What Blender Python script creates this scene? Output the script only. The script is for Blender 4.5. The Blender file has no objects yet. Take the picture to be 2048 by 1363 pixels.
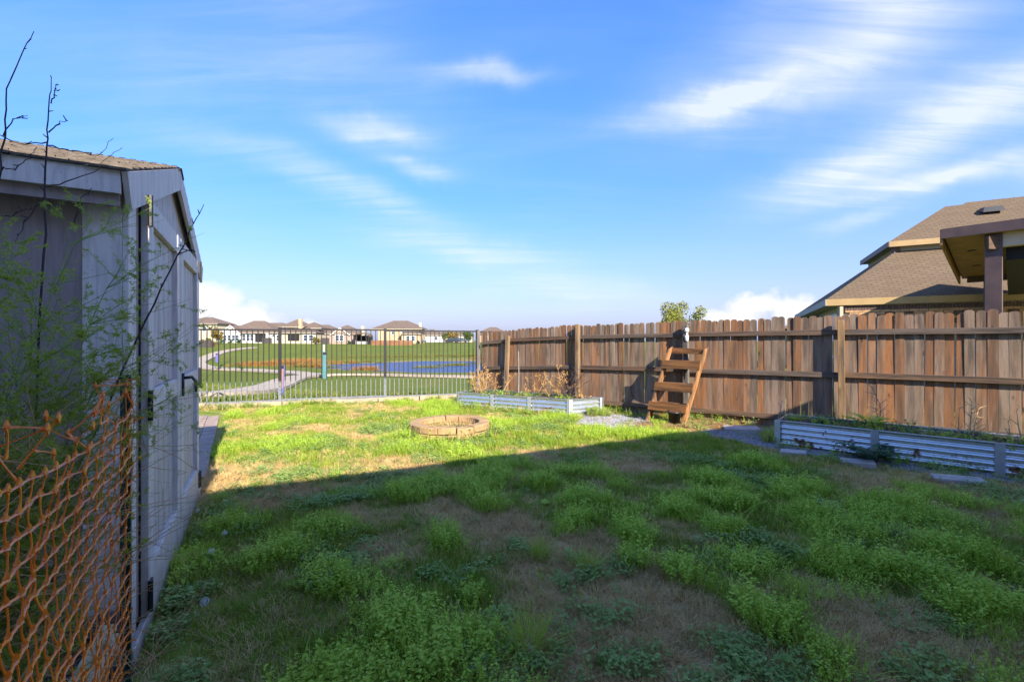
import bpy, bmesh, math, random
import numpy as np
from mathutils import Vector, Matrix

random.seed(7)
rng = np.random.default_rng(7)
scene = bpy.context.scene
col = scene.collection
R = math.radians

# ------------------------------------------------------------------ camera
CAM_H = 1.55
cam = bpy.data.cameras.new('camera')
cam.sensor_width = 36.0
cam.lens = 15.82
cam.clip_start = 0.02
cam.clip_end = 3000
camo = bpy.data.objects.new('camera', cam)
camo.location = (0, 0, CAM_H)
camo.rotation_euler = (R(90), 0, 0)
col.objects.link(camo)
scene.camera = camo

# ------------------------------------------------------------------ sun, sky, exposure
SUN_H = Vector((.488, -.873))            # horizontal direction towards the sun
SUN_EL = R(31)
sun = bpy.data.lights.new('sun', 'SUN')
sun.energy = 2.0
sun.angle = R(.5)
sun.color = (1.0, .92, .79)
suno = bpy.data.objects.new('sun', sun)
sd = Vector((SUN_H.x*math.cos(SUN_EL), SUN_H.y*math.cos(SUN_EL), math.sin(SUN_EL)))
suno.rotation_euler = sd.to_track_quat('Z', 'Y').to_euler()
suno.location = (20, -30, 40)
col.objects.link(suno)
scene.view_settings.view_transform = 'Standard'
scene.view_settings.look = 'None'
scene.view_settings.gamma = 1.0
scene.view_settings.exposure = 2.6
scene.view_settings.use_curve_mapping = False
scene.cycles.max_bounces = 5
scene.cycles.diffuse_bounces = 4
scene.cycles.glossy_bounces = 2
scene.cycles.transmission_bounces = 3

world = bpy.data.worlds.new('World')
scene.world = world
world.use_nodes = True
wt = world.node_tree
wt.nodes.clear()
def wn(t, **kw):
    n = wt.nodes.new(t)
    for k, v in kw.items():
        setattr(n, k, v)
    return n
def wmath(op, a, b=None, c=None, clamp=False):
    n = wn('ShaderNodeMath', operation=op, use_clamp=clamp)
    for i, v in enumerate((a, b, c)):
        if v is None: continue
        if isinstance(v, (int, float)): n.inputs[i].default_value = v
        else: wt.links.new(v, n.inputs[i])
    return n.outputs[0]
def wvec(op, a, b=None):
    n = wn('ShaderNodeVectorMath', operation=op)
    for i, v in enumerate((a, b)):
        if v is None: continue
        if isinstance(v, (tuple, Vector)): n.inputs[i].default_value = tuple(v)
        else: wt.links.new(v, n.inputs[i])
    return n.outputs['Value'] if op in ('DOT_PRODUCT', 'LENGTH') else n.outputs[0]
sky = wn('ShaderNodeTexSky', sky_type='NISHITA')
sky.sun_disc = False
sky.sun_elevation = SUN_EL
sky.sun_rotation = math.atan2(SUN_H.x, SUN_H.y)
sky.altitude = 150
sky.air_density = 1.0
sky.dust_density = .25
sky.ozone_density = 1.6
hsv = wn('ShaderNodeHueSaturation')
hsv.inputs['Saturation'].default_value = 1.62
hsv.inputs['Value'].default_value = 1.0
wt.links.new(sky.outputs[0], hsv.inputs['Color'])
tc = wn('ShaderNodeTexCoord')
D = tc.outputs['Generated']
sep = wn('ShaderNodeSeparateXYZ')
wt.links.new(D, sep.inputs[0])
zc = wmath('MAXIMUM', sep.outputs[2], 0.0)
inv = wmath('DIVIDE', 1.0, wmath('ADD', zc, .14))
comb = wn('ShaderNodeCombineXYZ')
wt.links.new(wmath('MULTIPLY', sep.outputs[0], inv), comb.inputs[0])
wt.links.new(wmath('MULTIPLY', sep.outputs[1], inv), comb.inputs[1])
# thin high streaks all over the sky
mp = wn('ShaderNodeMapping')
mp.inputs['Rotation'].default_value = (0, 0, R(24))
mp.inputs['Scale'].default_value = (.34, 1.5, 1)
wt.links.new(comb.outputs[0], mp.inputs[0])
n1 = wn('ShaderNodeTexNoise')
n1.inputs['Scale'].default_value = 1.5
n1.inputs['Detail'].default_value = 7
n1.inputs['Roughness'].default_value = .55
n1.inputs['Distortion'].default_value = .9
wt.links.new(mp.outputs[0], n1.inputs['Vector'])
n2 = wn('ShaderNodeTexNoise')
n2.inputs['Scale'].default_value = .55
n2.inputs['Detail'].default_value = 2
wt.links.new(comb.outputs[0], n2.inputs['Vector'])
st = wmath('MULTIPLY', wmath('SUBTRACT', n1.outputs[0], .47), 2.6, clamp=True)
st = wmath('MULTIPLY', st, wmath('MULTIPLY', wmath('SUBTRACT', n2.outputs[0], .38), 3.0, clamp=True))
st = wmath('MULTIPLY', st, .32)
# single clouds: (azimuth, elevation, half width, half height, tilt) in degrees, strength
warp = wn('ShaderNodeTexNoise')
warp.inputs['Scale'].default_value = 5.0
warp.inputs['Detail'].default_value = 5
warp.inputs['Roughness'].default_value = .55
wt.links.new(D, warp.inputs['Vector'])
puff = wn('ShaderNodeTexNoise')
puff.inputs['Scale'].default_value = 26.0
puff.inputs['Detail'].default_value = 6
puff.inputs['Roughness'].default_value = .6
wt.links.new(D, puff.inputs['Vector'])
def add_scaled(base, noise, amp):
    s = wvec('SUBTRACT', noise, (.5, .5, .5))
    n = wn('ShaderNodeVectorMath', operation='SCALE')
    wt.links.new(s, n.inputs[0]); n.inputs['Scale'].default_value = amp
    return wvec('ADD', base, n.outputs[0])
DW = add_scaled(D, warp.outputs['Color'], .11)
DP = add_scaled(add_scaled(D, warp.outputs['Color'], .035), puff.outputs['Color'], .055)
def blob(vec, az, el, a, b, tilt):
    az, el = R(az), R(el)
    c = Vector((math.sin(az)*math.cos(el), math.cos(az)*math.cos(el), math.sin(el)))
    t1 = Vector((math.cos(az), -math.sin(az), 0))
    t2 = t1.cross(c)*1.0
    if t2.z < 0: t2 = -t2
    ct, s_ = math.cos(R(tilt)), math.sin(R(tilt))
    u = (t1*ct + t2*s_)/math.sin(R(a))
    v = (t2*ct - t1*s_)/math.sin(R(b))
    q = wvec('SUBTRACT', vec, c)
    qu, qv = wvec('DOT_PRODUCT', q, u), wvec('DOT_PRODUCT', q, v)
    s = wmath('ADD', wmath('MULTIPLY', qu, qu), wmath('MULTIPLY', qv, qv))
    g = wmath('POWER', 2.718, wmath('MULTIPLY', s, -1.0))
    return wmath('MULTIPLY', g, wmath('GREATER_THAN', wvec('DOT_PRODUCT', D, c), 0.0))
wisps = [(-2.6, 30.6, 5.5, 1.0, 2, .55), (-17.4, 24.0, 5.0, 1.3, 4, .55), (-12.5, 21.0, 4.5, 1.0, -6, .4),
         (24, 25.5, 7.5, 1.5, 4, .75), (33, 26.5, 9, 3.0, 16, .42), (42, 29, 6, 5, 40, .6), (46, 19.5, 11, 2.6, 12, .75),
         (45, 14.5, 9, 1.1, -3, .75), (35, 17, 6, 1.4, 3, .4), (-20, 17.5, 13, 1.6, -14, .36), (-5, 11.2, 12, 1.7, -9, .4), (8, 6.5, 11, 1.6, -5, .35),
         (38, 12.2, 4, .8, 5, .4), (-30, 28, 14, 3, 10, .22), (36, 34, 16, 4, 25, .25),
         (20, 62, 30, 9, 20, .6), (72, 44, 20, 7, 12, .7), (-60, 48, 24, 5, -10, .5), (140, 52, 25, 8, 14, .6), (-125, 55, 25, 7, -12, .5), (95, 22, 18, 4, 8, .6), (100, 28, 14, 2, 10, .5), (-95, 22, 16, 2, -8, .5), (170, 35, 14, 2.5, 15, .45), (-150, 20, 12, 2, 6, .5)]  # all out of view; the broad ones are added to brighten the shade
fib = wn('ShaderNodeMapping')
fib.inputs['Rotation'].default_value = (0, 0, R(20)); fib.inputs['Scale'].default_value = (.8, 5.5, 1)
wt.links.new(comb.outputs[0], fib.inputs[0])
n3 = wn('ShaderNodeTexNoise'); n3.inputs['Scale'].default_value = 1.6; n3.inputs['Detail'].default_value = 6; n3.inputs['Roughness'].default_value = .6; n3.inputs['Distortion'].default_value = 1.2
wt.links.new(fib.outputs[0], n3.inputs['Vector'])
fine = wmath('ADD', -.62, wmath('ADD', wmath('MULTIPLY', n1.outputs[0], 1.0), wmath('MULTIPLY', n3.outputs[0], 2.2)))
tot = st
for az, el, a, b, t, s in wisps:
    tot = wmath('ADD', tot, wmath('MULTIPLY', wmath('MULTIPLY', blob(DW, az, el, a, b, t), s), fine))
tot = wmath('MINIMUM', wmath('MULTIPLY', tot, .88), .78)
cum = None
for az, el, a, b in [(-33.6, 4.6, 2.8, 2.0), (-31.0, 2.8, 4.4, 1.8), (-35.2, 3.0, 2.6, 2.2), (-24, 1.5, 2.6, 1.3), (28.2, 4.0, 3.2, 1.6), (26.0, 2.5, 3.4, 1.7), (31.5, 3.4, 2.6, 1.9),
                     (70, 3, 6, 2), (-80, 3, 7, 2.2), (120, 3, 8, 2.5), (-130, 3.4, 7, 2.4)]:
    s = blob(DP, az, el, a, b, 0)
    cum = s if cum is None else wmath('MAXIMUM', cum, s)
cum = wmath('MULTIPLY', wmath('SUBTRACT', cum, .34), 2.4, clamp=True)
mix1 = wn('ShaderNodeMix', data_type='RGBA')
wt.links.new(tot, mix1.inputs['Factor'])
hz = wn('ShaderNodeMix', data_type='RGBA')          # paler, hazier air low down
wt.links.new(wmath('POWER', 2.718, wmath('MULTIPLY', zc, -2.2)), hz.inputs['Factor'])
tint = wn('ShaderNodeMix', data_type='RGBA', blend_type='MULTIPLY')
tint.inputs['Factor'].default_value = 1.0
wt.links.new(hsv.outputs[0], tint.inputs['A'])
tint.inputs['B'].default_value = (.67, .575, .80, 1)
wt.links.new(tint.outputs['Result'], hz.inputs['A'])
hz.inputs['B'].default_value = (.80, .93, 1.38, 1)
wt.links.new(hz.outputs['Result'], mix1.inputs['A'])
mix1.inputs['B'].default_value = (1.72, 1.8, 1.98, 1)
mix2 = wn('ShaderNodeMix', data_type='RGBA')
wt.links.new(wmath('MULTIPLY', cum, .9), mix2.inputs['Factor'])
wt.links.new(mix1.outputs['Result'], mix2.inputs['A'])
mix2.inputs['B'].default_value = (1.85, 1.85, 1.88, 1)
bg = wn('ShaderNodeBackground')
bg.inputs['Strength'].default_value = 0.096
wt.links.new(mix2.outputs['Result'], bg.inputs['Color'])
wo = wn('ShaderNodeOutputWorld')
wt.links.new(bg.outputs[0], wo.inputs['Surface'])

# ------------------------------------------------------------------ materials
MATS = {}
def new_mat(name):
    m = bpy.data.materials.new(name); m.use_nodes = True
    nt = m.node_tree; nt.nodes.clear()
    out = nt.nodes.new('ShaderNodeOutputMaterial')
    b = nt.nodes.new('ShaderNodeBsdfPrincipled')
    nt.links.new(b.outputs[0], out.inputs['Surface'])
    MATS[name] = m
    return m, nt, b, out
def inp(nt, node, key, v):
    if isinstance(v, bpy.types.NodeSocket): nt.links.new(v, node.inputs[key])
    else: node.inputs[key].default_value = v
def noise(nt, vec, scale, detail=4, rough=.55, dist=0.0):
    n = nt.nodes.new('ShaderNodeTexNoise')
    nt.links.new(vec, n.inputs['Vector'])
    n.inputs['Scale'].default_value = scale; n.inputs['Detail'].default_value = detail
    n.inputs['Roughness'].default_value = rough; n.inputs['Distortion'].default_value = dist
    return n.outputs[0]
def mixc(nt, f, a, b, mode='MIX'):
    n = nt.nodes.new('ShaderNodeMix'); n.data_type = 'RGBA'; n.blend_type = mode
    inp(nt, n, 'Factor', f)
    for k, v in (('A', a), ('B', b)):
        if isinstance(v, tuple): n.inputs[k].default_value = (v[0], v[1], v[2], 1)
        else: nt.links.new(v, n.inputs[k])
    return n.outputs['Result']
def ramp(nt, f, lo, hi):
    n = nt.nodes.new('ShaderNodeMapRange')
    nt.links.new(f, n.inputs['Value'])
    n.inputs['From Min'].default_value = lo; n.inputs['From Max'].default_value = hi
    return n.outputs[0]
def nmath(nt, op, a, b=0.0):
    n = nt.nodes.new('ShaderNodeMath'); n.operation = op
    inp(nt, n, 0, a); inp(nt, n, 1, b)
    return n.outputs[0]
def coords(nt, scale=(1, 1, 1), per_object=True, space='Object'):
    t = nt.nodes.new('ShaderNodeTexCoord')
    m = nt.nodes.new('ShaderNodeMapping')
    nt.links.new(t.outputs[space], m.inputs[0])
    m.inputs['Scale'].default_value = scale
    if per_object:
        oi = nt.nodes.new('ShaderNodeObjectInfo')
        c = nt.nodes.new('ShaderNodeCombineXYZ')
        nt.links.new(nmath(nt, 'MULTIPLY', oi.outputs['Random'], 37.0), c.inputs[0])
        nt.links.new(nmath(nt, 'MULTIPLY', oi.outputs['Random'], 91.0), c.inputs[1])
        nt.links.new(nmath(nt, 'MULTIPLY', oi.outputs['Random'], 53.0), c.inputs[2])
        nt.links.new(c.outputs[0], m.inputs['Location'])
    return m.outputs[0]
def bump(nt, b, h, strength=.3, dist=.01):
    n = nt.nodes.new('ShaderNodeBump')
    n.inputs['Strength'].default_value = strength; n.inputs['Distance'].default_value = dist
    nt.links.new(h, n.inputs['Height']); nt.links.new(n.outputs[0], b.inputs['Normal'])
def rnd(nt):
    return nt.nodes.new('ShaderNodeObjectInfo').outputs['Random']

def plain(name, c, rough=.6, var=.25, scale=6, metal=0.0, bmp=.15, spec=.5, c2=None):
    m, nt, b, _ = new_mat(name)
    v = coords(nt)
    f = noise(nt, v, scale, 5)
    c2 = c2 or tuple(x*(1-var) for x in c)
    b.inputs['Roughness'].default_value = rough
    b.inputs['Metallic'].default_value = metal
    b.inputs['Specular IOR Level'].default_value = spec
    nt.links.new(mixc(nt, ramp(nt, f, .35, .65), c, c2), b.inputs['Base Color'])
    if bmp:
        bump(nt, b, noise(nt, v, scale*6, 4), bmp, .004)
    return m
def wood(name, ca, cb, cg, grain=(11, 11, .6), grey=.5, rough=.75, bmp=.5, knot=True, byobj=1.0):
    """ca/cb two board tones chosen per board, cg weathered grey streaks along the grain"""
    m, nt, b, _ = new_mat(name)
    v = coords(nt, grain)
    r = rnd(nt)
    g = noise(nt, v, 3.2, 6, .65, .6)
    g2 = noise(nt, v, 11, 4, .7)
    base = mixc(nt, nmath(nt, 'MULTIPLY', r, byobj), ca, cb)
    r2 = nmath(nt, 'FRACT', nmath(nt, 'MULTIPLY', r, 17.31))
    gf = nmath(nt, 'MULTIPLY', ramp(nt, nmath(nt, 'ADD', g, nmath(nt, 'MULTIPLY', nmath(nt, 'SUBTRACT', r2, .5), .34)), .36, .66), grey)
    cl = nt.nodes.new('ShaderNodeClamp'); nt.links.new(gf, cl.inputs[0])
    c = mixc(nt, cl.outputs[0], base, cg)
    c = mixc(nt, nmath(nt, 'MULTIPLY', ramp(nt, g2, .5, .75), .55), c, tuple(x*.35 for x in ca))
    g3 = noise(nt, coords(nt, (grain[0]*.45, grain[1]*.45, grain[2]*.8)), 2.3, 4, .6, .4)
    c = mixc(nt, nmath(nt, 'MULTIPLY', ramp(nt, g3, .42, .66), .85), c, tuple(x*.30 for x in cg))
    if knot:
        vv = coords(nt, (3.2, 3.2, 1.2))
        vo = nt.nodes.new('ShaderNodeTexVoronoi'); vo.inputs['Scale'].default_value = 1.6
        nt.links.new(vv, vo.inputs['Vector'])
        k = ramp(nt, vo.outputs['Distance'], .10, .05)
        c = mixc(nt, nmath(nt, 'MULTIPLY', k, .8), c, (.035, .02, .012))
    b.inputs['Roughness'].default_value = rough
    b.inputs['Specular IOR Level'].default_value = .25
    nt.links.new(c, b.inputs['Base Color'])
    bump(nt, b, g2, bmp, .004)
    return m
wood('fence_wood', (.37, .155, .055), (.18, .082, .038), (.25, .19, .14), grey=.95)
wood('rail_wood', (.13, .075, .045), (.18, .105, .06), (.14, .11, .09), grain=(1, 9, 9), grey=.8)
wood('post_wood', (.36, .215, .09), (.29, .18, .085), (.19, .15, .12), grey=.6)
wood('grey_post_wood', (.20, .16, .13), (.16, .13, .105), (.22, .19, .17), grey=.9)
wood('rack_wood', (.34, .145, .048), (.28, .12, .04), (.22, .13, .07), grain=(1.2, 8, 8), grey=.45)
wood('rack_rail_wood', (.42, .195, .07), (.36, .16, .058), (.26, .17, .1), grain=(8, 8, 1.2), grey=.45)
wood('far_fence_wood', (.36, .15, .06), (.30, .13, .055), (.24, .14, .08), knot=False)
wood('dark_fence_wood', (.07, .06, .055), (.09, .075, .065), (.1, .09, .085), knot=False)
wood('pale_lumber', (.66, .53, .27), (.60, .47, .23), (.46, .38, .26), grain=(.8, 7, 7), grey=.4)
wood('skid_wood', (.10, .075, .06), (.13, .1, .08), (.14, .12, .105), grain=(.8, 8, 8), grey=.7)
def paint(name, c, dirt=.4, scale=(7, 7, 1.1)):
    m, nt, b, _ = new_mat(name)
    v = coords(nt, scale)
    f = noise(nt, v, 4, 6, .6, .3)
    s = noise(nt, coords(nt, (1, 1, 1)), 90, 3, .7)
    d = mixc(nt, nmath(nt, 'MULTIPLY', ramp(nt, f, .42, .72), dirt), c, tuple(x*.55 for x in c))
    d = mixc(nt, ramp(nt, s, .66, .72), d, tuple(x*.28 for x in c))
    g = nt.nodes.new('ShaderNodeNewGeometry'); sx = nt.nodes.new('ShaderNodeSeparateXYZ'); nt.links.new(g.outputs['Position'], sx.inputs[0])
    mud = nmath(nt, 'MULTIPLY', ramp(nt, nmath(nt, 'ADD', sx.outputs[2], nmath(nt, 'MULTIPLY', noise(nt, g.outputs['Position'], 9, 5), .5)), .62, .25), .7)
    cm = nt.nodes.new('ShaderNodeClamp'); nt.links.new(mud, cm.inputs[0])
    d = mixc(nt, cm.outputs[0], d, (.22, .155, .10))
    st = noise(nt, coords(nt, (26, 26, .9)), 2.0, 5, .7)
    d = mixc(nt, nmath(nt, 'MULTIPLY', ramp(nt, st, .52, .72), .45), d, tuple(x*.5 for x in c))
    nt.links.new(d, b.inputs['Base Color'])
    b.inputs['Roughness'].default_value = .62
    bump(nt, b, f, .25, .003)
    return m
paint('shed_trim', (.70, .61, .55), .6)
paint('shed_door', (.58, .50, .46), .8)
paint('shed_siding', (.33, .25, .23), .6)
paint('shed_tan_edge', (.36, .25, .13))
plain('black_iron', (.012, .012, .013), .45, .4, 20, spec=.5)
plain('black_plastic', (.02, .02, .022), .4, .3, 14)
plain('white_plastic', (.75, .74, .72), .4, .15, 8)
plain('plate_white', (.7, .7, .7), .4, .1, 8)
plain('concrete', (.42, .34, .245), .85, .3, 3, bmp=.4)
plain('limestone', (.44, .345, .21), .85, .35, 5, bmp=.6)
plain('firepit_block', (.40, .25, .115), .9, .3, 9, bmp=.8)
plain('paver', (.36, .26, .20), .85, .35, 7, bmp=.5)
plain('slab', (.46, .40, .36), .85, .25, 7, bmp=.5)
plain('soil', (.085, .055, .036), .95, .5, 9, bmp=.9)
plain('mulch', (.05, .032, .022), .95, .6, 14, bmp=.9)
plain('straw_bits', (.34, .24, .12), .85, .4, 3, bmp=0)
plain('pebble', (.33, .32, .33), .8, .45, 2, bmp=.2)
plain('gravel_bed', (.17, .165, .17), .95, .4, 30, bmp=.9)
plain('twig_dark', (.05, .032, .036), .8, .3, 20, bmp=0)
plain('dead_stem', (.56, .36, .17), .85, .35, 20, bmp=0)
plain('grey_stem', (.30, .25, .2), .85, .3, 20, bmp=0)
plain('wall_white', (.60, .57, .52), .8, .08, 1)
plain('wall_cream', (.48, .41, .29), .8, .12, 1)
plain('wall_tan', (.52, .36, .21), .8, .2, 1)
plain('wall_brick_far', (.40, .29, .23), .85, .3, 3)
plain('wall_grey', (.36, .345, .32), .8, .15, 1)
plain('roof_far', (.15, .105, .075), .9, .3, 2)
plain('trim_white', (.75, .73, .7), .6, .1, 3)
plain('fascia_tan', (.42, .275, .115), .6, .15, 3)
plain('fascia_brown', (.10, .06, .055), .55, .3, 4)
plain('soffit_wood', (.33, .19, .08), .6, .35, 4)
plain('beam_tan', (.58, .46, .32), .7, .2, 3)
plain('house_siding', (.34, .31, .225), .75, .12, 2)
plain('window_glass', (.05, .07, .10), .08, .2, 2, bmp=0)
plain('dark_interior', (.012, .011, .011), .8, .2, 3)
plain('bark', (.10, .075, .055), .9, .4, 10, bmp=.6)
plain('car_paint_grey', (.10, .12, .14), .3, .1, 2, bmp=0)
plain('car_paint_dark', (.03, .04, .06), .3, .1, 2, bmp=0)
plain('marker_blue', (.09, .08, .36), .5, .2, 4)
plain('marker_brown', (.30, .15, .085), .6, .3, 5)
plain('marker_teal', (.05, .17, .18), .5, .2, 4)
plain('stucco_warm', (.80, .76, .68), .85, .15, 3)
plain('lid_green', (.02, .09, .07), .5, .3, 8)

def stained_iron():
    """black coated steel with a pale hard-water film where sprinklers hit it"""
    m, nt, b, _ = new_mat('stained_iron')
    g = nt.nodes.new('ShaderNodeNewGeometry')
    s = nt.nodes.new('ShaderNodeSeparateXYZ'); nt.links.new(g.outputs['Position'], s.inputs[0])
    n = noise(nt, g.outputs['Position'], 3.0, 4)
    z = nmath(nt, 'ADD', s.outputs[2], nmath(nt, 'MULTIPLY', nmath(nt, 'SUBTRACT', n, .5), .12))
    f = ramp(nt, z, .57, .50)
    f2 = nmath(nt, 'MULTIPLY', f, ramp(nt, noise(nt, g.outputs['Position'], 40, 3), .2, .55))
    nt.links.new(mixc(nt, f2, (.009, .008, .008), (.17, .18, .19)), b.inputs['Base Color'])
    b.inputs['Roughness'].default_value = .45
stained_iron()

def galvanised():
    m, nt, b, _ = new_mat('galvanised')
    v = coords(nt)
    vo = nt.nodes.new('ShaderNodeTexVoronoi'); vo.inputs['Scale'].default_value = 24
    nt.links.new(v, vo.inputs['Vector'])
    bw = nt.nodes.new('ShaderNodeRGBToBW'); nt.links.new(vo.outputs['Color'], bw.inputs[0])
    c = mixc(nt, bw.outputs[0], (.62, .64, .66), (.74, .76, .78))
    g = nt.nodes.new('ShaderNodeNewGeometry')
    s = nt.nodes.new('ShaderNodeSeparateXYZ'); nt.links.new(g.outputs['Position'], s.inputs[0])
    n = noise(nt, g.outputs['Position'], 6, 6, .65)
    low = nmath(nt, 'MULTIPLY', ramp(nt, s.outputs[2], .30, .0), .16)
    rust = ramp(nt, nmath(nt, 'ADD', n, low), .655, .70)
    nt.links.new(mixc(nt, rust, c, (.17, .085, .045)), b.inputs['Base Color'])
    mm = nmath(nt, 'SUBTRACT', .86, nmath(nt, 'MULTIPLY', rust, .7))
    nt.links.new(mm, b.inputs['Metallic'])
    rr = nmath(nt, 'ADD', .27, nmath(nt, 'MULTIPLY', rust, .5))
    nt.links.new(rr, b.inputs['Roughness'])
galvanised()

plain('galv_plate', (.46, .48, .50), .45, .2, 12, metal=.45, bmp=.1)
def shingles(name, ca, cb, cc, sc):
    m, nt, b, _ = new_mat(name)
    t = nt.nodes.new('ShaderNodeTexCoord')
    mp = nt.nodes.new('ShaderNodeMapping'); nt.links.new(t.outputs['UV'], mp.inputs[0])
    br = nt.nodes.new('ShaderNodeTexBrick')
    nt.links.new(mp.outputs[0], br.inputs['Vector'])
    br.inputs['Scale'].default_value = sc
    br.inputs['Brick Width'].default_value = .24; br.inputs['Row Height'].default_value = .10
    br.inputs['Mortar Size'].default_value = .012; br.inputs['Bias'].default_value = -.1
    br.inputs['Color1'].default_value = (*ca, 1); br.inputs['Color2'].default_value = (*cb, 1); br.inputs['Mortar'].default_value = (*cc, 1)
    n = noise(nt, mp.outputs[0], 14, 5)
    nt.links.new(mixc(nt, ramp(nt, n, .3, .75), br.outputs['Color'], tuple((x+y)*.42 for x, y in zip(ca, cb))), b.inputs['Base Color'])
    b.inputs['Roughness'].default_value = .95
    b.inputs['Specular IOR Level'].default_value = .15
    bump(nt, b, br.outputs['Fac'], -.4, .01)
shingles('roof_shingle', (.18, .128, .08), (.13, .092, .058), (.075, .052, .034), 1.0)
plain('shed_shingle', (.21, .175, .145), .95, .5, 30, bmp=.6, spec=.1)
plain('shed_shingle_dark', (.05, .045, .042), .9, .5, 30, bmp=.6, spec=.1)
plain('brick_tan', (.55, .32, .165), .9, .35, 9, bmp=.5)
plain('brick_brown', (.16, .10, .08), .9, .5, 9, bmp=.5)
plain('mortar', (.45, .38, .30), .95, .2, 10)

def leaf_mat(name, ca, cb, rough=.5, trans=.3, cc=None):
    m, nt, b, out = new_mat(name)
    r = rnd(nt)
    t = nt.nodes.new('ShaderNodeTexCoord')
    n = noise(nt, t.outputs['Object'], 30, 2)
    f = nmath(nt, 'ADD', nmath(nt, 'MULTIPLY', r, .65), nmath(nt, 'MULTIPLY', n, .5))
    c = mixc(nt, ramp(nt, f, .2, .9), ca, cb)
    if cc:
        r2 = nmath(nt, 'FRACT', nmath(nt, 'MULTIPLY', r, 23.7))
        c = mixc(nt, nmath(nt, 'MULTIPLY', ramp(nt, r2, .72, .95), .8), c, cc)
    nt.links.new(c, b.inputs['Base Color'])
    b.inputs['Roughness'].default_value = rough
    b.inputs['Specular IOR Level'].default_value = .18
    tr = nt.nodes.new('ShaderNodeBsdfTranslucent')
    nt.links.new(c, tr.inputs['Color'])
    mx = nt.nodes.new('ShaderNodeMixShader'); mx.inputs[0].default_value = trans
    nt.links.new(b.outputs[0], mx.inputs[1]); nt.links.new(tr.outputs[0], mx.inputs[2])
    nt.links.new(mx.outputs[0], out.inputs['Surface'])
    return m
leaf_mat('grass_blade', (.175, .29, .02), (.275, .39, .04), cc=(.52, .43, .08))
leaf_mat('lush_leaf', (.35, .51, .04), (.52, .66, .09))
leaf_mat('broad_leaf', (.20, .31, .06), (.32, .43, .12), rough=.45)
leaf_mat('dry_blade', (.56, .38, .15), (.68, .49, .22), rough=.7, trans=.2, cc=(.34, .26, .10))
leaf_mat('tall_blade', (.29, .42, .03), (.42, .53, .06))
leaf_mat('park_blade', (.12, .17, .015), (.17, .21, .03), cc=(.28, .23, .08))
leaf_mat('fern_needle', (.34, .43, .05), (.58, .58, .13))
leaf_mat('fern_stem', (.20, .32, .07), (.38, .42, .13), trans=.0)
leaf_mat('reed_blade', (.42, .20, .04), (.34, .20, .06), rough=.7, cc=(.16, .10, .045))
leaf_mat('marsh_blade', (.13, .17, .03), (.25, .22, .06), rough=.7)
leaf_mat('dead_leaf', (.48, .26, .07), (.38, .22, .08), rough=.7)
leaf_mat('tree_leaf', (.075, .13, .025), (.16, .19, .04))
leaf_mat('autumn_leaf', (.16, .155, .03), (.28, .19, .04))
leaf_mat('red_leaf', (.26, .06, .03), (.20, .09, .03))
leaf_mat('bushy_leaf', (.14, .23, .02), (.25, .32, .04), cc=(.30, .22, .07))
leaf_mat('dark_weed', (.05, .12, .055), (.08, .16, .08), rough=.4)
leaf_mat('dandelion_fluff', (.8, .8, .78), (.7, .7, .68), trans=.4)
def plastic_orange():
    m, nt, b, out = new_mat('orange_plastic')
    v = coords(nt)
    f = noise(nt, v, 5, 3)
    c = mixc(nt, f, (1.0, .24, .015), (.95, .36, .03))
    nt.links.new(c, b.inputs['Base Color'])
    b.inputs['Roughness'].default_value = .25
    b.inputs['Specular IOR Level'].default_value = .75
    tr = nt.nodes.new('ShaderNodeBsdfTranslucent'); nt.links.new(c, tr.inputs['Color'])
    mx = nt.nodes.new('ShaderNodeMixShader'); mx.inputs[0].default_value = .42
    nt.links.new(b.outputs[0], mx.inputs[1]); nt.links.new(tr.outputs[0], mx.inputs[2])
    nt.links.new(mx.outputs[0], out.inputs['Surface'])
plastic_orange()
def water_mat():
    m, nt, b, _ = new_mat('pond_water')
    b.inputs['Base Color'].default_value = (.035, .08, .22, 1)
    b.inputs['Roughness'].default_value = .25
    b.inputs['Specular IOR Level'].default_value = .3
    b.inputs['IOR'].default_value = 1.33
    t = nt.nodes.new('ShaderNodeTexCoord')
    mp = nt.nodes.new('ShaderNodeMapping'); nt.links.new(t.outputs['Object'], mp.inputs[0])
    mp.inputs['Scale'].default_value = (.6, 2.6, 1)
    bump(nt, b, noise(nt, mp.outputs[0], 1.6, 6, .65), 1.0, .6)
water_mat()
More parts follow.
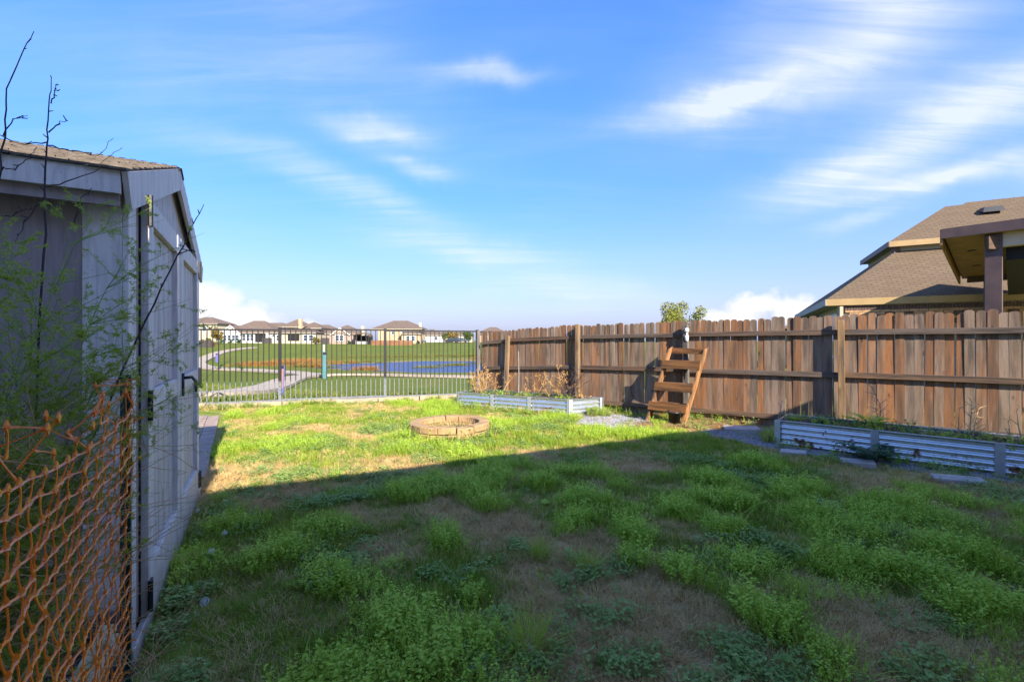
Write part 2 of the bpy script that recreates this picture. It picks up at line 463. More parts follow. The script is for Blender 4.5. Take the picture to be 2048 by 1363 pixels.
def ground_mat():
    m, nt, b, _ = new_mat('yard_ground')
    a = nt.nodes.new('ShaderNodeAttribute'); a.attribute_name = 'cover'
    s = nt.nodes.new('ShaderNodeSeparateColor'); nt.links.new(a.outputs['Color'], s.inputs[0])
    t = nt.nodes.new('ShaderNodeTexCoord'); P = t.outputs['Object']
    n = noise(nt, P, 3, 6, .65); nf = noise(nt, P, 60, 4, .7); nb = noise(nt, P, .12, 4, .6)
    soil = mixc(nt, ramp(nt, nf, .3, .7), (.33, .215, .10), (.52, .35, .165))
    green = mixc(nt, ramp(nt, nf, .3, .7), (.15, .20, .03), (.24, .27, .05))
    yard = mixc(nt, s.outputs[0], green, soil)                       # red = how bare and dry
    park = mixc(nt, ramp(nt, n, .3, .7), (.085, .12, .011), (.115, .135, .017))
    mow = noise(nt, P, .35, 5, .7)
    park = mixc(nt, nmath(nt, 'MULTIPLY', ramp(nt, mow, .48, .72), .7), park, (.19, .15, .045))
    park = mixc(nt, nmath(nt, 'MULTIPLY', ramp(nt, nb, .4, .7), .35), park, (.13, .19, .03))
    c = mixc(nt, s.outputs[1], yard, park)                           # green = beyond the fence
    c = mixc(nt, s.outputs[2], c, mixc(nt, nf, (.17, .12, .06), (.30, .22, .11)))     # blue = bare shore
    nt.links.new(c, b.inputs['Base Color'])
    b.inputs['Roughness'].default_value = .95
    b.inputs['Specular IOR Level'].default_value = .1
    bump(nt, b, nf, .6, .02)
ground_mat()

# ------------------------------------------------------------------ helpers
class MB:
    def __init__(s): s.v = []; s.f = []; s.uv = None
    def add(s, verts, faces):
        o = len(s.v); s.v += [tuple(p) for p in verts]; s.f += [tuple(i+o for i in f) for f in faces]; return s
    def box(s, c, size, M=None):
        hx, hy, hz = (x/2 for x in size)
        p = [Vector((c[0]+sx*hx, c[1]+sy*hy, c[2]+sz*hz)) for sx in (-1, 1) for sy in (-1, 1) for sz in (-1, 1)]
        if M: p = [M @ q for q in p]
        return s.add(p, [(0, 1, 3, 2), (4, 6, 7, 5), (0, 4, 5, 1), (2, 3, 7, 6), (0, 2, 6, 4), (1, 5, 7, 3)])
    def hexa(s, p):          # 8 corners: bottom ring 0-3, top ring 4-7
        return s.add(p, [(3, 2, 1, 0), (4, 5, 6, 7), (0, 1, 5, 4), (1, 2, 6, 5), (2, 3, 7, 6), (3, 0, 4, 7)])
    def bar(s, a, b, w, h, up=(0, 0, 1)):
        a, b = Vector(a), Vector(b); d = (b-a).normalized()
        x = d.cross(Vector(up)).normalized()*w/2; y = x.cross(d).normalized()*h/2
        return s.hexa([a-x-y, a+x-y, b+x-y, b-x-y, a-x+y, a+x+y, b+x+y, b-x+y])
    def prism(s, poly, z0, z1):      # polygon (x,y) extruded upwards
        n = len(poly)
        vs = [(x, y, z0) for x, y in poly] + [(x, y, z1) for x, y in poly]
        fs = [tuple(range(n))[::-1], tuple(range(n, 2*n))] + [(i, (i+1) % n, n+(i+1) % n, n+i) for i in range(n)]
        return s.add(vs, fs)
    def tube(s, pts, radii, n=5, cap=True):
        pts = [Vector(p) for p in pts]
        if isinstance(radii, (int, float)): radii = [radii]*len(pts)
        o = len(s.v); ref = Vector((.31, .17, .93))
        for i, p in enumerate(pts):
            d = (pts[min(i+1, len(pts)-1)]-pts[max(i-1, 0)]).normalized()
            x = d.cross(ref)
            x = x.normalized() if x.length > 1e-4 else Vector((1, 0, 0))
            y = d.cross(x)
            for k in range(n):
                a = 2*math.pi*k/n
                s.v.append(tuple(p + (x*math.cos(a)+y*math.sin(a))*radii[i]))
        for i in range(len(pts)-1):
            for k in range(n):
                s.f.append((o+i*n+k, o+i*n+(k+1) % n, o+(i+1)*n+(k+1) % n, o+(i+1)*n+k))
        if cap:
            s.f.append(tuple(o+k for k in range(n))[::-1]); e = o+(len(pts)-1)*n
            s.f.append(tuple(e+k for k in range(n)))
        return s
    def lathe(s, prof, n=16):
        o = len(s.v)
        for r, z in prof:
            for k in range(n):
                a = 2*math.pi*k/n; s.v.append((r*math.cos(a), r*math.sin(a), z))
        for i in range(len(prof)-1):
            for k in range(n):
                s.f.append((o+i*n+k, o+i*n+(k+1) % n, o+(i+1)*n+(k+1) % n, o+(i+1)*n+k))
        return s
    def mesh(s, name, m=None, smooth=False):
        me = bpy.data.meshes.new(name); me.from_pydata(s.v, [], s.f)
        if m: me.materials.append(MATS[m])
        if smooth: me.shade_smooth()
        me.update(); return me
    def build(s, name, m, parent=None, smooth=False, bevel=0):
        return link(name, s.mesh(name, m, smooth), parent, bevel)
def link(name, me, parent=None, bevel=0, loc=None, rot=None):
    o = bpy.data.objects.new(name, me); col.objects.link(o)
    if parent: o.parent = parent
    if loc is not None: o.location = loc
    if rot is not None: o.rotation_euler = rot
    if bevel:
        b = o.modifiers.new('bevel', 'BEVEL'); b.width = bevel; b.segments = 1; b.limit_method = 'ANGLE'
    return o
def tag(o, label=None, cat=None, group=None, kind=None):
    if label: o['label'] = label
    if cat: o['category'] = cat
    if group: o['group'] = group
    if kind: o['kind'] = kind
    return o
def empty(name, loc=(0, 0, 0), rz=0.0):
    o = bpy.data.objects.new(name, None); col.objects.link(o)
    o.location = loc; o.rotation_euler = (0, 0, rz); o.empty_display_size = .2
    return o
def npmesh(name, V, F, m, smooth=False):
    """V (n,3) array, F (k,4 or 3) array"""
    me = bpy.data.meshes.new(name)
    k = F.shape[1]
    me.vertices.add(len(V)); me.vertices.foreach_set('co', V.astype(np.float32).ravel())
    me.loops.add(F.size); me.loops.foreach_set('vertex_index', F.astype(np.int32).ravel())
    me.polygons.add(len(F))
    me.polygons.foreach_set('loop_start', np.arange(0, F.size, k, dtype=np.int32))
    me.polygons.foreach_set('loop_total', np.full(len(F), k, dtype=np.int32))
    me.update(calc_edges=True)
    if smooth: me.shade_smooth()
    if m: me.materials.append(MATS[m])
    return me

# value noise for placing plants
_tab = rng.random((256, 256))
def vnoise(x, y, s):
    x = np.asarray(x, float)*s + 71.3; y = np.asarray(y, float)*s + 33.7
    xi, yi = np.floor(x).astype(int), np.floor(y).astype(int)
    fx, fy = x-xi, y-yi
    fx = fx*fx*(3-2*fx); fy = fy*fy*(3-2*fy)
    g = lambda a, b: _tab[a % 256, b % 256]
    return (g(xi, yi)*(1-fx)+g(xi+1, yi)*fx)*(1-fy) + (g(xi, yi+1)*(1-fx)+g(xi+1, yi+1)*fx)*fy
def fbm(x, y, s, o=4):
    t, a, n = 0, 1., 0
    for i in range(o):
        t = t+a*vnoise(x+i*13.1, y-i*7.7, s*2**i); n += a; a *= .5
    return t/n
sstep = lambda a, b, x: (lambda t: t*t*(3-2*t))(np.clip((x-a)/(b-a), 0, 1))

# ------------------------------------------------------------------ terrain
PX = [-50, 11.5, 13, 16, 22, 28, 38, 46, 66, 72, 80, 100, 115, 140, 900]
PZ = [0, 0, -.12, -.35, -.7, -.95, -1.3, -1.46, -1.4, -1.2, -.85, .1, .72, 1.1, 1.1]
FA, FD = np.array([-5.85, 11.34]), np.array([2.43, .79]); FD = FD/np.linalg.norm(FD)   # iron fence line
FN = np.array([-FD[1], FD[0]])
POND_Z = -1.5
POND = [(-25.5, 55), (-21, 51.5), (-16, 48.4), (-12, 45.6), (-8, 43.2), (-3, 42.6), (4, 44), (10, 48), (13, 56), (9, 64), (2, 67.5), (-4, 68.5), (-11, 68), (-15.5, 65.5), (-19, 61.5), (-23, 57.5)]
def pond_d(x, y):
    """signed distance to the shoreline, negative inside"""
    p = np.array(POND, float); d = np.full(np.shape(x), 1e9); ins = np.zeros(np.shape(x), bool)
    for i in range(len(p)):
        a, b = p[i], p[(i+1) % len(p)]; ab = b-a
        t = np.clip(((x-a[0])*ab[0]+(y-a[1])*ab[1])/(ab@ab), 0, 1)
        d = np.minimum(d, np.hypot(x-a[0]-t*ab[0], y-a[1]-t*ab[1]))
        c = ((a[1] > y) != (b[1] > y)) & (x < (b[0]-a[0])*(y-a[1])/(b[1]-a[1]+1e-12)+a[0])
        ins ^= c
    return np.where(ins, -d, d)
def terrain(x, y, bumps=True):
    x = np.asarray(x, float); y = np.asarray(y, float)
    e = (x-FA[0])*FN[0]+(y-FA[1])*FN[1]
    w = sstep(.2, 2.0, e)*(1-sstep(-1, 5, x-(y-12)*.3))
    z = np.interp(y, PX, PZ)*w
    far = y > 30
    z = np.where(far, z - .45*sstep(1.0, -1.6, pond_d(x, y))*w, z)
    z = z + sstep(30, 110, -x)*sstep(25, 60, y)*.6
    if bumps:
        yard = 1-sstep(-.1, .5, e)
        z = z + yard*((fbm(x, y, 1.1)-.5)*.05+(fbm(x, y, 4.5, 3)-.5)*.03) + (1-yard)*(fbm(x, y, .12)-.5)*.12*w
    return z
def tz(x, y): return float(terrain(x, y))

# dry and lush patches of the lawn: (x, y, radius)
DRY = [(.44, 3.11, .45), (.84, 2.74, .42), (.96, 2.29, .45), (.51, 2.59, .4), (.35, 2.2, .3), (1.91, 2.37, .38), (2.07, 2.26, .4), (4.73, 4.6, .45), (5.2, 4.3, .5), (-3.08, 4.67, .38), (-3.26, 5.29, .3), (-.35, 3.79, .28), (.02, 3.69, .28),
       (1.6, 5.61, .42), (1.34, 3.95, .25), (1.54, 3.5, .2), (-1.4, 5.61, .22), (-2.26, 4.38, .3), (1.95, 2.8, .18), (-1.4, 3.89, .2), (-3.68, 7.82, .3), (-2.17, 7.4, .3), (.3, 6.1, .3), (3.2, 3.3, .25), (2.7, 1.95, .5), (1.6, 1.85, .5), (.6, 1.7, .5), (-.9, 3.2, .18), (3.0, 7.9, .5), (3.6, 7.9, .6)]
LUSH = [(-.67, 2.45, .3), (-.39, 2.15, .3), (-.75, 2.05, .3), (-1.01, 2.8, .25), (-1.53, 3.59, .3), (-.56, 3.5, .2), (1.49, 4.12, .3), (1.66, 3.69, .22), (1.64, 2.98, .26), (1.19, 2.86, .2), (1.32, 2.5, .2), (1.45, 2.15, .2), (.74, 4.25, .28), (.29, 4.67, .25), (2.34, 3.11, .28), (2.57, 2.98, .25), (3.27, 3.18, .3), (2.58, 3.89, .35), (-2.29, 3.79, .25), (-1.6, 3.11, .25), (2.69, 2.59, .25), (-1.13, 4.52, .35), (.78, 3.11, .16), (3.4, 4.1, .35), (2.9, 4.6, .35), (2.2, 4.9, .35), (3.1, 5.6, .4), (-.1, 4.1, .22), (.9, 3.5, .2), (2.0, 4.3, .3), (.55, 3.75, .2)]
BROAD = [(1.09, 2.15, .16), (1.06, 2.29, .13), (1.85, 3.5, .2), (2.01, 3.37, .16), (.68, 3.11, .12), (.58, 2.98, .1), (-1.53, 4.52, .28), (-.99, 4.84, .25), (-1.76, 4.25, .22), (-2.0, 2.69, .16), (-1.85, 2.4, .14), (-2.2, 3.11, .14), (-.06, 2.33, .12), (2.7, 3.59, .18), (3.52, 3.79, .22), (-2.36, 5.01, .3), (-2.29, 7.82, .4), (-1.69, 8.0, .4), (-.21, 7.82, .35), (.57, 7.9, .35), (-.6, 6.75, .35), (2.76, 5.01, .3), (-2.8, 6.5, .4), (-1.6, 6.6, .35), (-1.5, 7.2, .25), (.4, 8.6, .4), (1.0, 8.7, .35), (3.3, 5.9, .35), (2.4, 5.9, .3), (-1.6, 2.0, .14), (.45, 2.95, .1), (-.3, 2.9, .12), (1.9, 2.0, .14), (-3.2, 6.9, .4)]
def patch(lst, x, y, k=1.0):
    t = np.zeros(np.shape(x))
    wx = x+(fbm(x, y, 2.2, 3)-.5)*.5; wy = y+(fbm(x+40, y, 2.2, 3)-.5)*.5
    for a, b, r in lst:
        t = np.maximum(t, np.exp(-((wx-a)**2+(wy-b)**2)/(r*k)**2))
    return t
def dryness(x, y):
    d = patch(DRY, x, y, 1.15)*1.25 + sstep(.50, .66, fbm(x+9, y+3, .9))*.5
    d = d - patch(LUSH, x, y)*.9 - patch(BROAD, x, y)*.5
    return np.clip(d, 0, 1)

def axis(lo, hi, dense_lo, dense_hi, step, grow=1.09):
    a = list(np.arange(dense_lo, dense_hi+1e-6, step)); s = step
    while a[-1] < hi: s *= grow; a.append(a[-1]+s)
    s = step
    while a[0] > lo: s *= grow; a.insert(0, a[0]-s)
    return np.array(a)
gx = axis(-900, 900, -7, 7.5, .065); gy = axis(-60, 1400, .2, 13, .065, 1.075)
GX, GY = np.meshgrid(gx, gy)
GZ = terrain(GX, GY)
nx, ny = len(gx), len(gy)
V = np.stack([GX.ravel(), GY.ravel(), GZ.ravel()], 1)
I = np.arange(nx*ny).reshape(ny, nx)
F = np.stack([I[:-1, :-1].ravel(), I[:-1, 1:].ravel(), I[1:, 1:].ravel(), I[1:, :-1].ravel()], 1)
me = npmesh('ground', V, F, 'yard_ground', True)
E_ = (GX-FA[0])*FN[0]+(GY-FA[1])*FN[1]
cov = np.zeros((nx*ny, 4), np.float32)
cov[:, 0] = dryness(GX, GY).ravel(); cov[:, 1] = sstep(-.1, .3, E_).ravel()
shore = np.where(GY > 35, sstep(2.2, .2, pond_d(GX, GY)), 0)
cov[:, 2] = np.clip(shore*1.0, 0, 1).ravel(); cov[:, 3] = 1
at = me.color_attributes.new('cover', 'FLOAT_COLOR', 'POINT'); at.data.foreach_set('color', cov.ravel())
ground = tag(link('ground', me), 'lawn, park grass and far ground as one sheet', kind='structure')

# pond
mb = MB(); mb.add([(x, y, POND_Z) for x, y in [(-29, 40), (16, 40), (16, 72), (-29, 72)]], [(0, 1, 2, 3)])
tag(mb.build('pond', 'pond_water'), 'blue pond in the park beyond the iron fence', kind='structure')

# concrete walks in the park
def walk(name, pts, w, label):
    p = [np.array(q, float) for q in pts]
    fine = []
    for i in range(len(p)-1):                                   # Catmull-Rom
        a, b, c, d = p[max(i-1, 0)], p[i], p[i+1], p[min(i+2, len(p)-1)]
        n = max(4, int(np.linalg.norm(c-b)/.8))
        for k in range(n):
            t = k/n
            fine.append(.5*((2*b)+(-a+c)*t+(2*a-5*b+4*c-d)*t*t+(-a+3*b-3*c+d)*t**3))
    fine.append(p[-1]); mb = MB(); o = []
    for i, q in enumerate(fine):
        t = fine[min(i+1, len(fine)-1)]-fine[max(i-1, 0)]; t = t/np.linalg.norm(t); nrm = np.array([-t[1], t[0]])
        for s in np.linspace(-w/2, w/2, 5):
            r = q+nrm*s; mb.v.append((r[0], r[1], tz(r[0], r[1])+.04))
    for i in range(len(fine)-1):
        for k in range(4):
            mb.f.append((i*5+k, i*5+k+1, (i+1)*5+k+1, (i+1)*5+k))
    o = mb.build(name, 'concrete')
    s = o.modifiers.new('thick', 'SOLIDIFY'); s.thickness = .14; s.offset = -1
    return tag(o, label, kind='structure')
walk('path', [(-14, 10.9), (-11.5, 12.0), (-9.9, 13.1), (-9.35, 14.6), (-9.6, 16.6), (-11.0, 20.6), (-13.0, 26.0), (-14.6, 31.0), (-14.6, 34.2), (-13.0, 35.4), (-10.2, 35.0), (-7.6, 33.7), (-2.2, 31.5), (6, 28)], 1.5, 'pale concrete walk curving from the fence to the pond')
walk('path', [(-14.4, 33.0), (-17.5, 37.5), (-21.0, 41.0), (-25.8, 44.3), (-29.4, 46.0), (-34.3, 50.0), (-40, 57.0), (-44.5, 64), (-48.6, 72), (-53, 82), (-55, 90), (-55, 96)], 2.0, 'pale concrete walk climbing left towards the far houses')

# ------------------------------------------------------------------ wooden fence
FP = [(9.28, 4.38), (7.35, 5.88), (5.42, 7.38), (3.49, 8.88), (1.57, 10.38), (-.10, 11.68), (-.78, 12.21)]
FDZ = [0, 0, 0, -.03, -.06, -.14, -.19]
wf = empty('wooden_fence', (4.0, 8.5, 0))
tag(wf, 'tall weathered brown picket privacy fence along the right of the yard', 'fence')
wf_inv = Matrix.Translation(-Vector(wf.location))
picket_meshes = []
for k in range(6):
    w = .1085+.003*random.random(); h = 1.93+random.uniform(-.022, .022); t = .016
    prof = [(-w/2, 0), (w/2, 0), (w/2, h-.036), (w/2-.008, h-.018), (w/2-.025, h-.004), (0, h), (-w/2+.025, h-.004), (-w/2+.008, h-.018), (-w/2, h-.036)]
    n = len(prof)
    b = MB().add([(x, -t/2, z) for x, z in prof]+[(x, t/2, z) for x, z in prof],
                 [tuple(range(n)), tuple(range(n, 2*n))[::-1]]+[(i, n+i, n+(i+1) % n, (i+1) % n) for i in range(n)])
    picket_meshes.append(b.mesh('picket', 'fence_wood'))
posn, cum_l = [], 0
for i in range(len(FP)-1):
    a, b = np.array(FP[i]), np.array(FP[i+1]); L = np.linalg.norm(b-a); u = (b-a)/L
    nyard = np.array([u[1], -u[0]])
    if nyard @ (-a) < 0: nyard = -nyard
    ang = math.atan2(u[1], u[0])
    s = .02
    while s < L-.03:
        p = a+u*(s+.0545)
        dz = FDZ[i]+(FDZ[i+1]-FDZ[i])*s/L
        o = link('picket', picket_meshes[random.randrange(6)], wf, loc=(p[0]-4.0, p[1]-8.5, .055+dz+random.uniform(-.02, .02)),
                 rot=(random.uniform(-.006, .006), random.gauss(0, .006), ang+random.uniform(-.02, .02)))
        o.scale = (1, 1, 1)
        s += .1105+random.uniform(-.001, .0015)+(random.random() < .06)*.007
    for zr in (.24, 1.0, 1.70):
        A = a+nyard*.038; B = b+nyard*.038
        za = zr+FDZ[i]+random.uniform(-.012, .012); zb = zr+FDZ[i+1]+random.uniform(-.012, .012)
        c = (A+B)/2; m = MB().box((0, 0, 0), (np.linalg.norm(B-A)-.012, .054, .088))
        link('rail', m.mesh('rail', 'rail_wood'), wf, .004, (c[0]-4.0, c[1]-8.5, (za+zb)/2), (0, -math.atan2(zb-za, L), ang))
post_spec = [(1, 1.9, .0, 'post_wood'), (2, 1.885, .01, 'post_wood'), (3, 1.87, .015, 'grey_post_wood'), (4, 1.93, .0, 'post_wood'), (5, 1.68, -.05, 'post_wood')]
for i, h, lean, mt in post_spec:
    a = np.array(FP[i]); u = np.array([-.79, .614]); nyard = np.array([-.614, -.79])
    p = a+nyard*.115; hw = .045
    m = MB().box((0, 0, h/2), (.09, .09, h))
    o = link('post', m.mesh('post', mt), wf, .005, (p[0]-4.0, p[1]-8.5, 0), (0, lean, math.atan2(.614, -.79)))
# lone grey corner post where the iron fence ends
cp = MB().box((0, 0, .93), (.085, .085, 1.86)).build('corner_post', 'grey_post_wood', bevel=.006)
cp.location = (-.93, 12.35, -.03); cp.rotation_euler = (0, 0, R(20))
tag(cp, 'grey weathered wooden post where iron and wooden fences meet', 'post')

# ------------------------------------------------------------------ iron fence
irf = empty('iron_fence', (-3.4, 12.0, 0)); tag(irf, 'black iron picket fence with chalky stained lower bars at the yard end', 'fence')
IP = [(-10.71, 9.76), (-8.28, 10.55), (-5.85, 11.34), (-3.42, 12.13), (-1.0, 12.92), (-.1, 13.21)]
ipk = MB().box((0, 0, .93), (.021, .021, 1.86)).mesh('picket', 'stained_iron')
ipost = MB().box((0, 0, .96), (.07, .07, 1.92)).box((0, 0, 1.93), (.078, .078, .02)).mesh('post', 'stained_iron')
iang = math.atan2(FD[1], FD[0])
for i in range(len(IP)-1):
    a, b = np.array(IP[i]), np.array(IP[i+1]); L = np.linalg.norm(b-a); u = (b-a)/L
    zb = (-.03, -.02, 0, -.02, -.03, -.03)[i]
    if 0 < i < 5: link('post', ipost, irf, loc=(a[0]+3.4, a[1]-12, zb-.04), rot=(0, 0, iang))
    n = int(round(L/.122))
    for k in range(1, n):
        p = a+u*L*k/n
        link('picket', ipk, irf, loc=(p[0]+3.4, p[1]-12, zb-.02), rot=(0, 0, iang))
    for z in (1.845, .07):
        c = (a+b)/2
        link('rail', MB().box((0, 0, 0), (L-.072, .036, .042)).mesh('rail', 'stained_iron'), irf, loc=(c[0]+3.4, c[1]-12, z+zb), rot=(0, 0, iang))
# concrete mow strip under it and stone edging in front of it
ms = MB()
for i in range(len(IP)-1):
    a, b = np.array(IP[i]), np.array(IP[i+1])
    q = [a-FN*.16, b-FN*.16, b+FN*.16, a+FN*.16]
    ms.prism([tuple(x) for x in q], -.2, .035+.003*i)
tag(ms.build('mow_strip', 'concrete'), 'pale concrete strip under the iron fence', kind='structure')
es = empty('stone_edging', (-4, 10.9, 0)); tag(es, 'row of cream limestone edging blocks before the iron fence', 'edging')
s = -3.4; k = 0
while s < 4.6:
    L = random.uniform(.42, .62); c = FA+FD*(s+L/2)-FN*(.62+random.uniform(-.02, .02))
    w, h = random.uniform(.17, .21), random.uniform(.09, .13)
    m = MB()
    j = lambda: random.uniform(-.012, .012)
    m.hexa([(-L/2+j(), -w/2+j(), -.06), (L/2+j(), -w/2+j(), -.06), (L/2+j(), w/2+j(), -.06), (-L/2+j(), w/2+j(), -.06),
            (-L/2+j(), -w/2+j(), h+j()), (L/2+j(), -w/2+j(), h+j()), (L/2+j(), w/2+j(), h+j()), (-L/2+j(), w/2+j(), h+j())])
    link('stone', m.mesh('stone', 'limestone'), es, .012, (c[0]+4, c[1]-10.9, tz(*c)-.01), (0, 0, iang+random.uniform(-.03, .03)))
    s += L+.015

# ------------------------------------------------------------------ fire pit
fp = empty('fire_pit', (-1.04, 7.53, tz(-1.04, 7.53))); tag(fp, 'round fire pit ring of two courses of tan concrete blocks', 'fire pit')
NB, RO, RI = 14, .66, .49
def pit_block(h):
    m = MB(); a = math.pi/NB*.965; n = 4; pts = []
    ang = [-a+2*a*i/n for i in range(n+1)]
    poly = [(RO*math.cos(t), RO*math.sin(t)) for t in ang]+[(RI*math.cos(t), RI*math.sin(t)) for t in reversed(ang)]
    return m.prism(poly, 0, h).mesh('block', 'firepit_block')
pb = [pit_block(.105), pit_block(.103)]
for c in range(2):
    for i in range(NB):
        link('block', pb[i % 2], fp, .009, (random.uniform(-.006, .006), random.uniform(-.006, .006), -.015+c*.112), (random.uniform(-.012, .012), random.uniform(-.012, .012), 2*math.pi*(i+.5*c+.15)/NB))
m = MB().lathe([(.49, .06), (.3, .085), (.12, .10), (.0001, .105)], 24)
link('ash_bed', m.mesh('ash_bed', 'soil', True), fp)

# ------------------------------------------------------------------ raised beds of corrugated steel
def corrugated(L, H, ribs, amp=.016):
    n = ribs*8; z = np.linspace(0, H, n+1); y = amp*np.sin(np.linspace(0, ribs*2*np.pi, n+1)-math.pi/2)
    m = MB()
    for i in range(n+1):
        m.v += [(-L/2, y[i], z[i]), (L/2, y[i], z[i]), (-L/2, y[i]+.0025, z[i]), (L/2, y[i]+.0025, z[i])]
    for i in range(n):
        o = i*4
        m.f += [(o, o+1, o+5, o+4), (o+2, o+6, o+7, o+3)]
    return m
def bed(name, Q, segs, H, ribs, label):
    c = sum((Vector(q) for q in Q), Vector((0, 0)))/4
    g = tz(c.x, c.y)
    e = empty(name, (c.x, c.y, g)); tag(e, label, 'garden bed', 'corrugated steel garden beds')
    for k in range(4):
        a, b = Vector(Q[k])-c, Vector(Q[(k+1) % 4])-c
        d = (b-a); n = segs[k]; ang = math.atan2(d.y, d.x)
        for i in range(n):
            p0, p1 = a+d*(i/n), a+d*((i+1)/n); mid = (p0+p1)/2; L = (p1-p0).length-.05
            o = link('side_panel', corrugated(L, H-.012, ribs).mesh('side_panel', 'galvanised', True), e, 0, (mid.x, mid.y, -.01), (0, 0, ang))
            o2 = MB().box((0, .004, H), (L+.04, .026, .018)); link('rim', o2.mesh('rim', 'galvanised'), e, .003, (mid.x, mid.y, -.01), (0, 0, ang))
        for i in range(n):
            p0 = a+d*(i/n); nrm = Vector((d.y, -d.x)).normalized()*.0215
            m = MB().box((0, 0, H/2), (.085, .006, H+.02))
            link('joint_plate', m.mesh('joint_plate', 'galv_plate'), e, 0, (p0.x+nrm.x, p0.y+nrm.y, -.01), (0, 0, ang if i else ang-.35))
            if not i:
                pd = (Vector(Q[k])-Vector(Q[(k-1) % 4])); a2 = math.atan2(pd.y, pd.x); n2 = Vector((pd.y, -pd.x)).normalized()*.0225
                m = MB().box((-.03, 0, H/2), (.06, .006, H+.02))
                link('corner_plate', m.mesh('corner_plate', 'galv_plate'), e, 0, (p0.x+n2.x, p0.y+n2.y, -.01), (0, 0, a2))
    # soil, slightly heaped
    N = 14; m = MB()
    for i in range(N+1):
        for j in range(7):
            u, v = .012+.976*i/N, .03+.94*j/6
            p = (Vector(Q[0])*(1-u)+Vector(Q[1])*u)*(1-v)+(Vector(Q[3])*(1-u)+Vector(Q[2])*u)*v-c
            m.v.append((p.x, p.y, H-.045+random.uniform(-.015, .03)))
    m.f = [(i*7+j, (i+1)*7+j, (i+1)*7+j+1, i*7+j+1) for i in range(N) for j in range(6)]
    link('soil', m.mesh('soil', 'soil', True), e)
    return e
BQ1 = [(-1.25, 10.5), (1.19, 9.21), (1.9, 9.55), (-.85, 11.2)]
BU, BN = Vector((.747, -.665)), Vector((.665, .747))
b0 = Vector((3.92, 6.64)); L2 = 3.35
BQ2 = [tuple(b0), tuple(b0+BU*L2), tuple(b0+BU*L2+BN*.74), tuple(b0+BN*.74)]
bed('raised_garden_bed', BQ1, [3, 1, 3, 1], .36, 4, 'sunlit long corrugated steel bed of dead plants in the fence corner')
bed('raised_garden_bed', BQ2, [3, 1, 3, 1], .40, 5, 'shaded corrugated steel bed along the wooden fence at right')

# ------------------------------------------------------------------ tiered wooden rack leaning on the fence
rk = empty('tiered_rack', (2.82, 8.42, 0), math.atan2(-.72, .69))
tag(rk, 'orange brown wooden tiered step rack straddling a fence post', 'rack')
RW, RH, RUN = .70, 1.44, .60       # local x width, y run towards fence
shear = lambda z: .16*z
def rp(x, y, z): return Vector((x+shear(z), y, z))
def rack_box(x0, x1, y0, y1, z0, z1):
    return [rp(x0, y0, z0), rp(x1, y0, z0), rp(x1, y1, z0), rp(x0, y1, z0), rp(x0, y0, z1), rp(x1, y0, z1), rp(x1, y1, z1), rp(x0, y1, z1)]
for sx in (-1, 1):
    x0, x1 = (sx*RW/2-.02, sx*RW/2+.02)
    d = .17
    p = [rp(x0, 0, 0), rp(x1, 0, 0), rp(x1, d, 0), rp(x0, d, 0), rp(x0, RUN-d*.6, RH-.06), rp(x1, RUN-d*.6, RH-.06), rp(x1, RUN+.02, RH), rp(x0, RUN+.02, RH)]
    MB().hexa(p).build('stringer', 'rack_rail_wood', rk, bevel=.004)
for z in (.23, .60, 1.02):
    y = RUN*.86*z/RH
    xi = RW/2-.022
    MB().hexa(rack_box(-RW/2-.03, RW/2+.03, y-.035, y-.003, z, z+.16)).build('front_board', 'rack_wood', rk, bevel=.003)
    MB().hexa(rack_box(-xi, xi, y+.15, y+.18, z+.01, z+.155)).build('back_board', 'rack_wood', rk, bevel=.003)
    MB().hexa(rack_box(-xi, xi, y, y+.147, z+.005, z+.03)).build('tread', 'rack_wood', rk, bevel=.003)
    for sx in (-1, 1):
        MB().hexa(rack_box(sx*(xi-.016)-.014, sx*(xi-.016)+.014, y+.002, y+.146, z+.033, z+.15)).build('side_cleat', 'rack_wood', rk, bevel=.003)
MB().hexa(rack_box(-RW/2+.022, RW/2-.022, RUN-.02, RUN+.01, RH-.14, RH-.03)).build('top_board', 'rack_wood', rk, bevel=.003)
# white outdoor faucet timer hung on the post
ft = empty('faucet_timer', (3.40, 8.755, 1.63)); tag(ft, 'small white plastic fixture hung on the grey fence post', 'fixture')
MB().lathe([(.0001, .17), (.03, .168), (.042, .14), (.042, .11), (.03, .09), (.0001, .088)], 12).build('cap', 'white_plastic', ft, True)
MB().box((0, 0, .06), (.03, .03, .07)).build('neck', 'white_plastic', ft, bevel=.005)
MB().lathe([(.0001, .03), (.034, .028), (.038, -.02), (.03, -.06), (.022, -.09), (.0001, -.092)], 12).build('body', 'white_plastic', ft, True)
MB().tube([(0, .03, .13), (.02, .05, .05), (.005, .06, -.1), (.01, .06, -.28)], .006).build('cord', 'black_plastic', ft)
# black nursery pot
pt = empty('plant_pot', (3.0, 8.30, 0)); pt.rotation_euler = (R(6), R(-4), 0)
tag(pt, 'black plastic plant pot under the wooden rack', 'pot')
MB().lathe([(.0001, 0), (.085, 0), (.112, .24), (.122, .24), (.122, .27), (.108, .27), (.10, .2)], 20).build('pot_wall', 'black_plastic', pt, True)
MB().lathe([(.1, .2), (.05, .22), (.0001, .215)], 20).build('pot_soil', 'soil', pt, True)

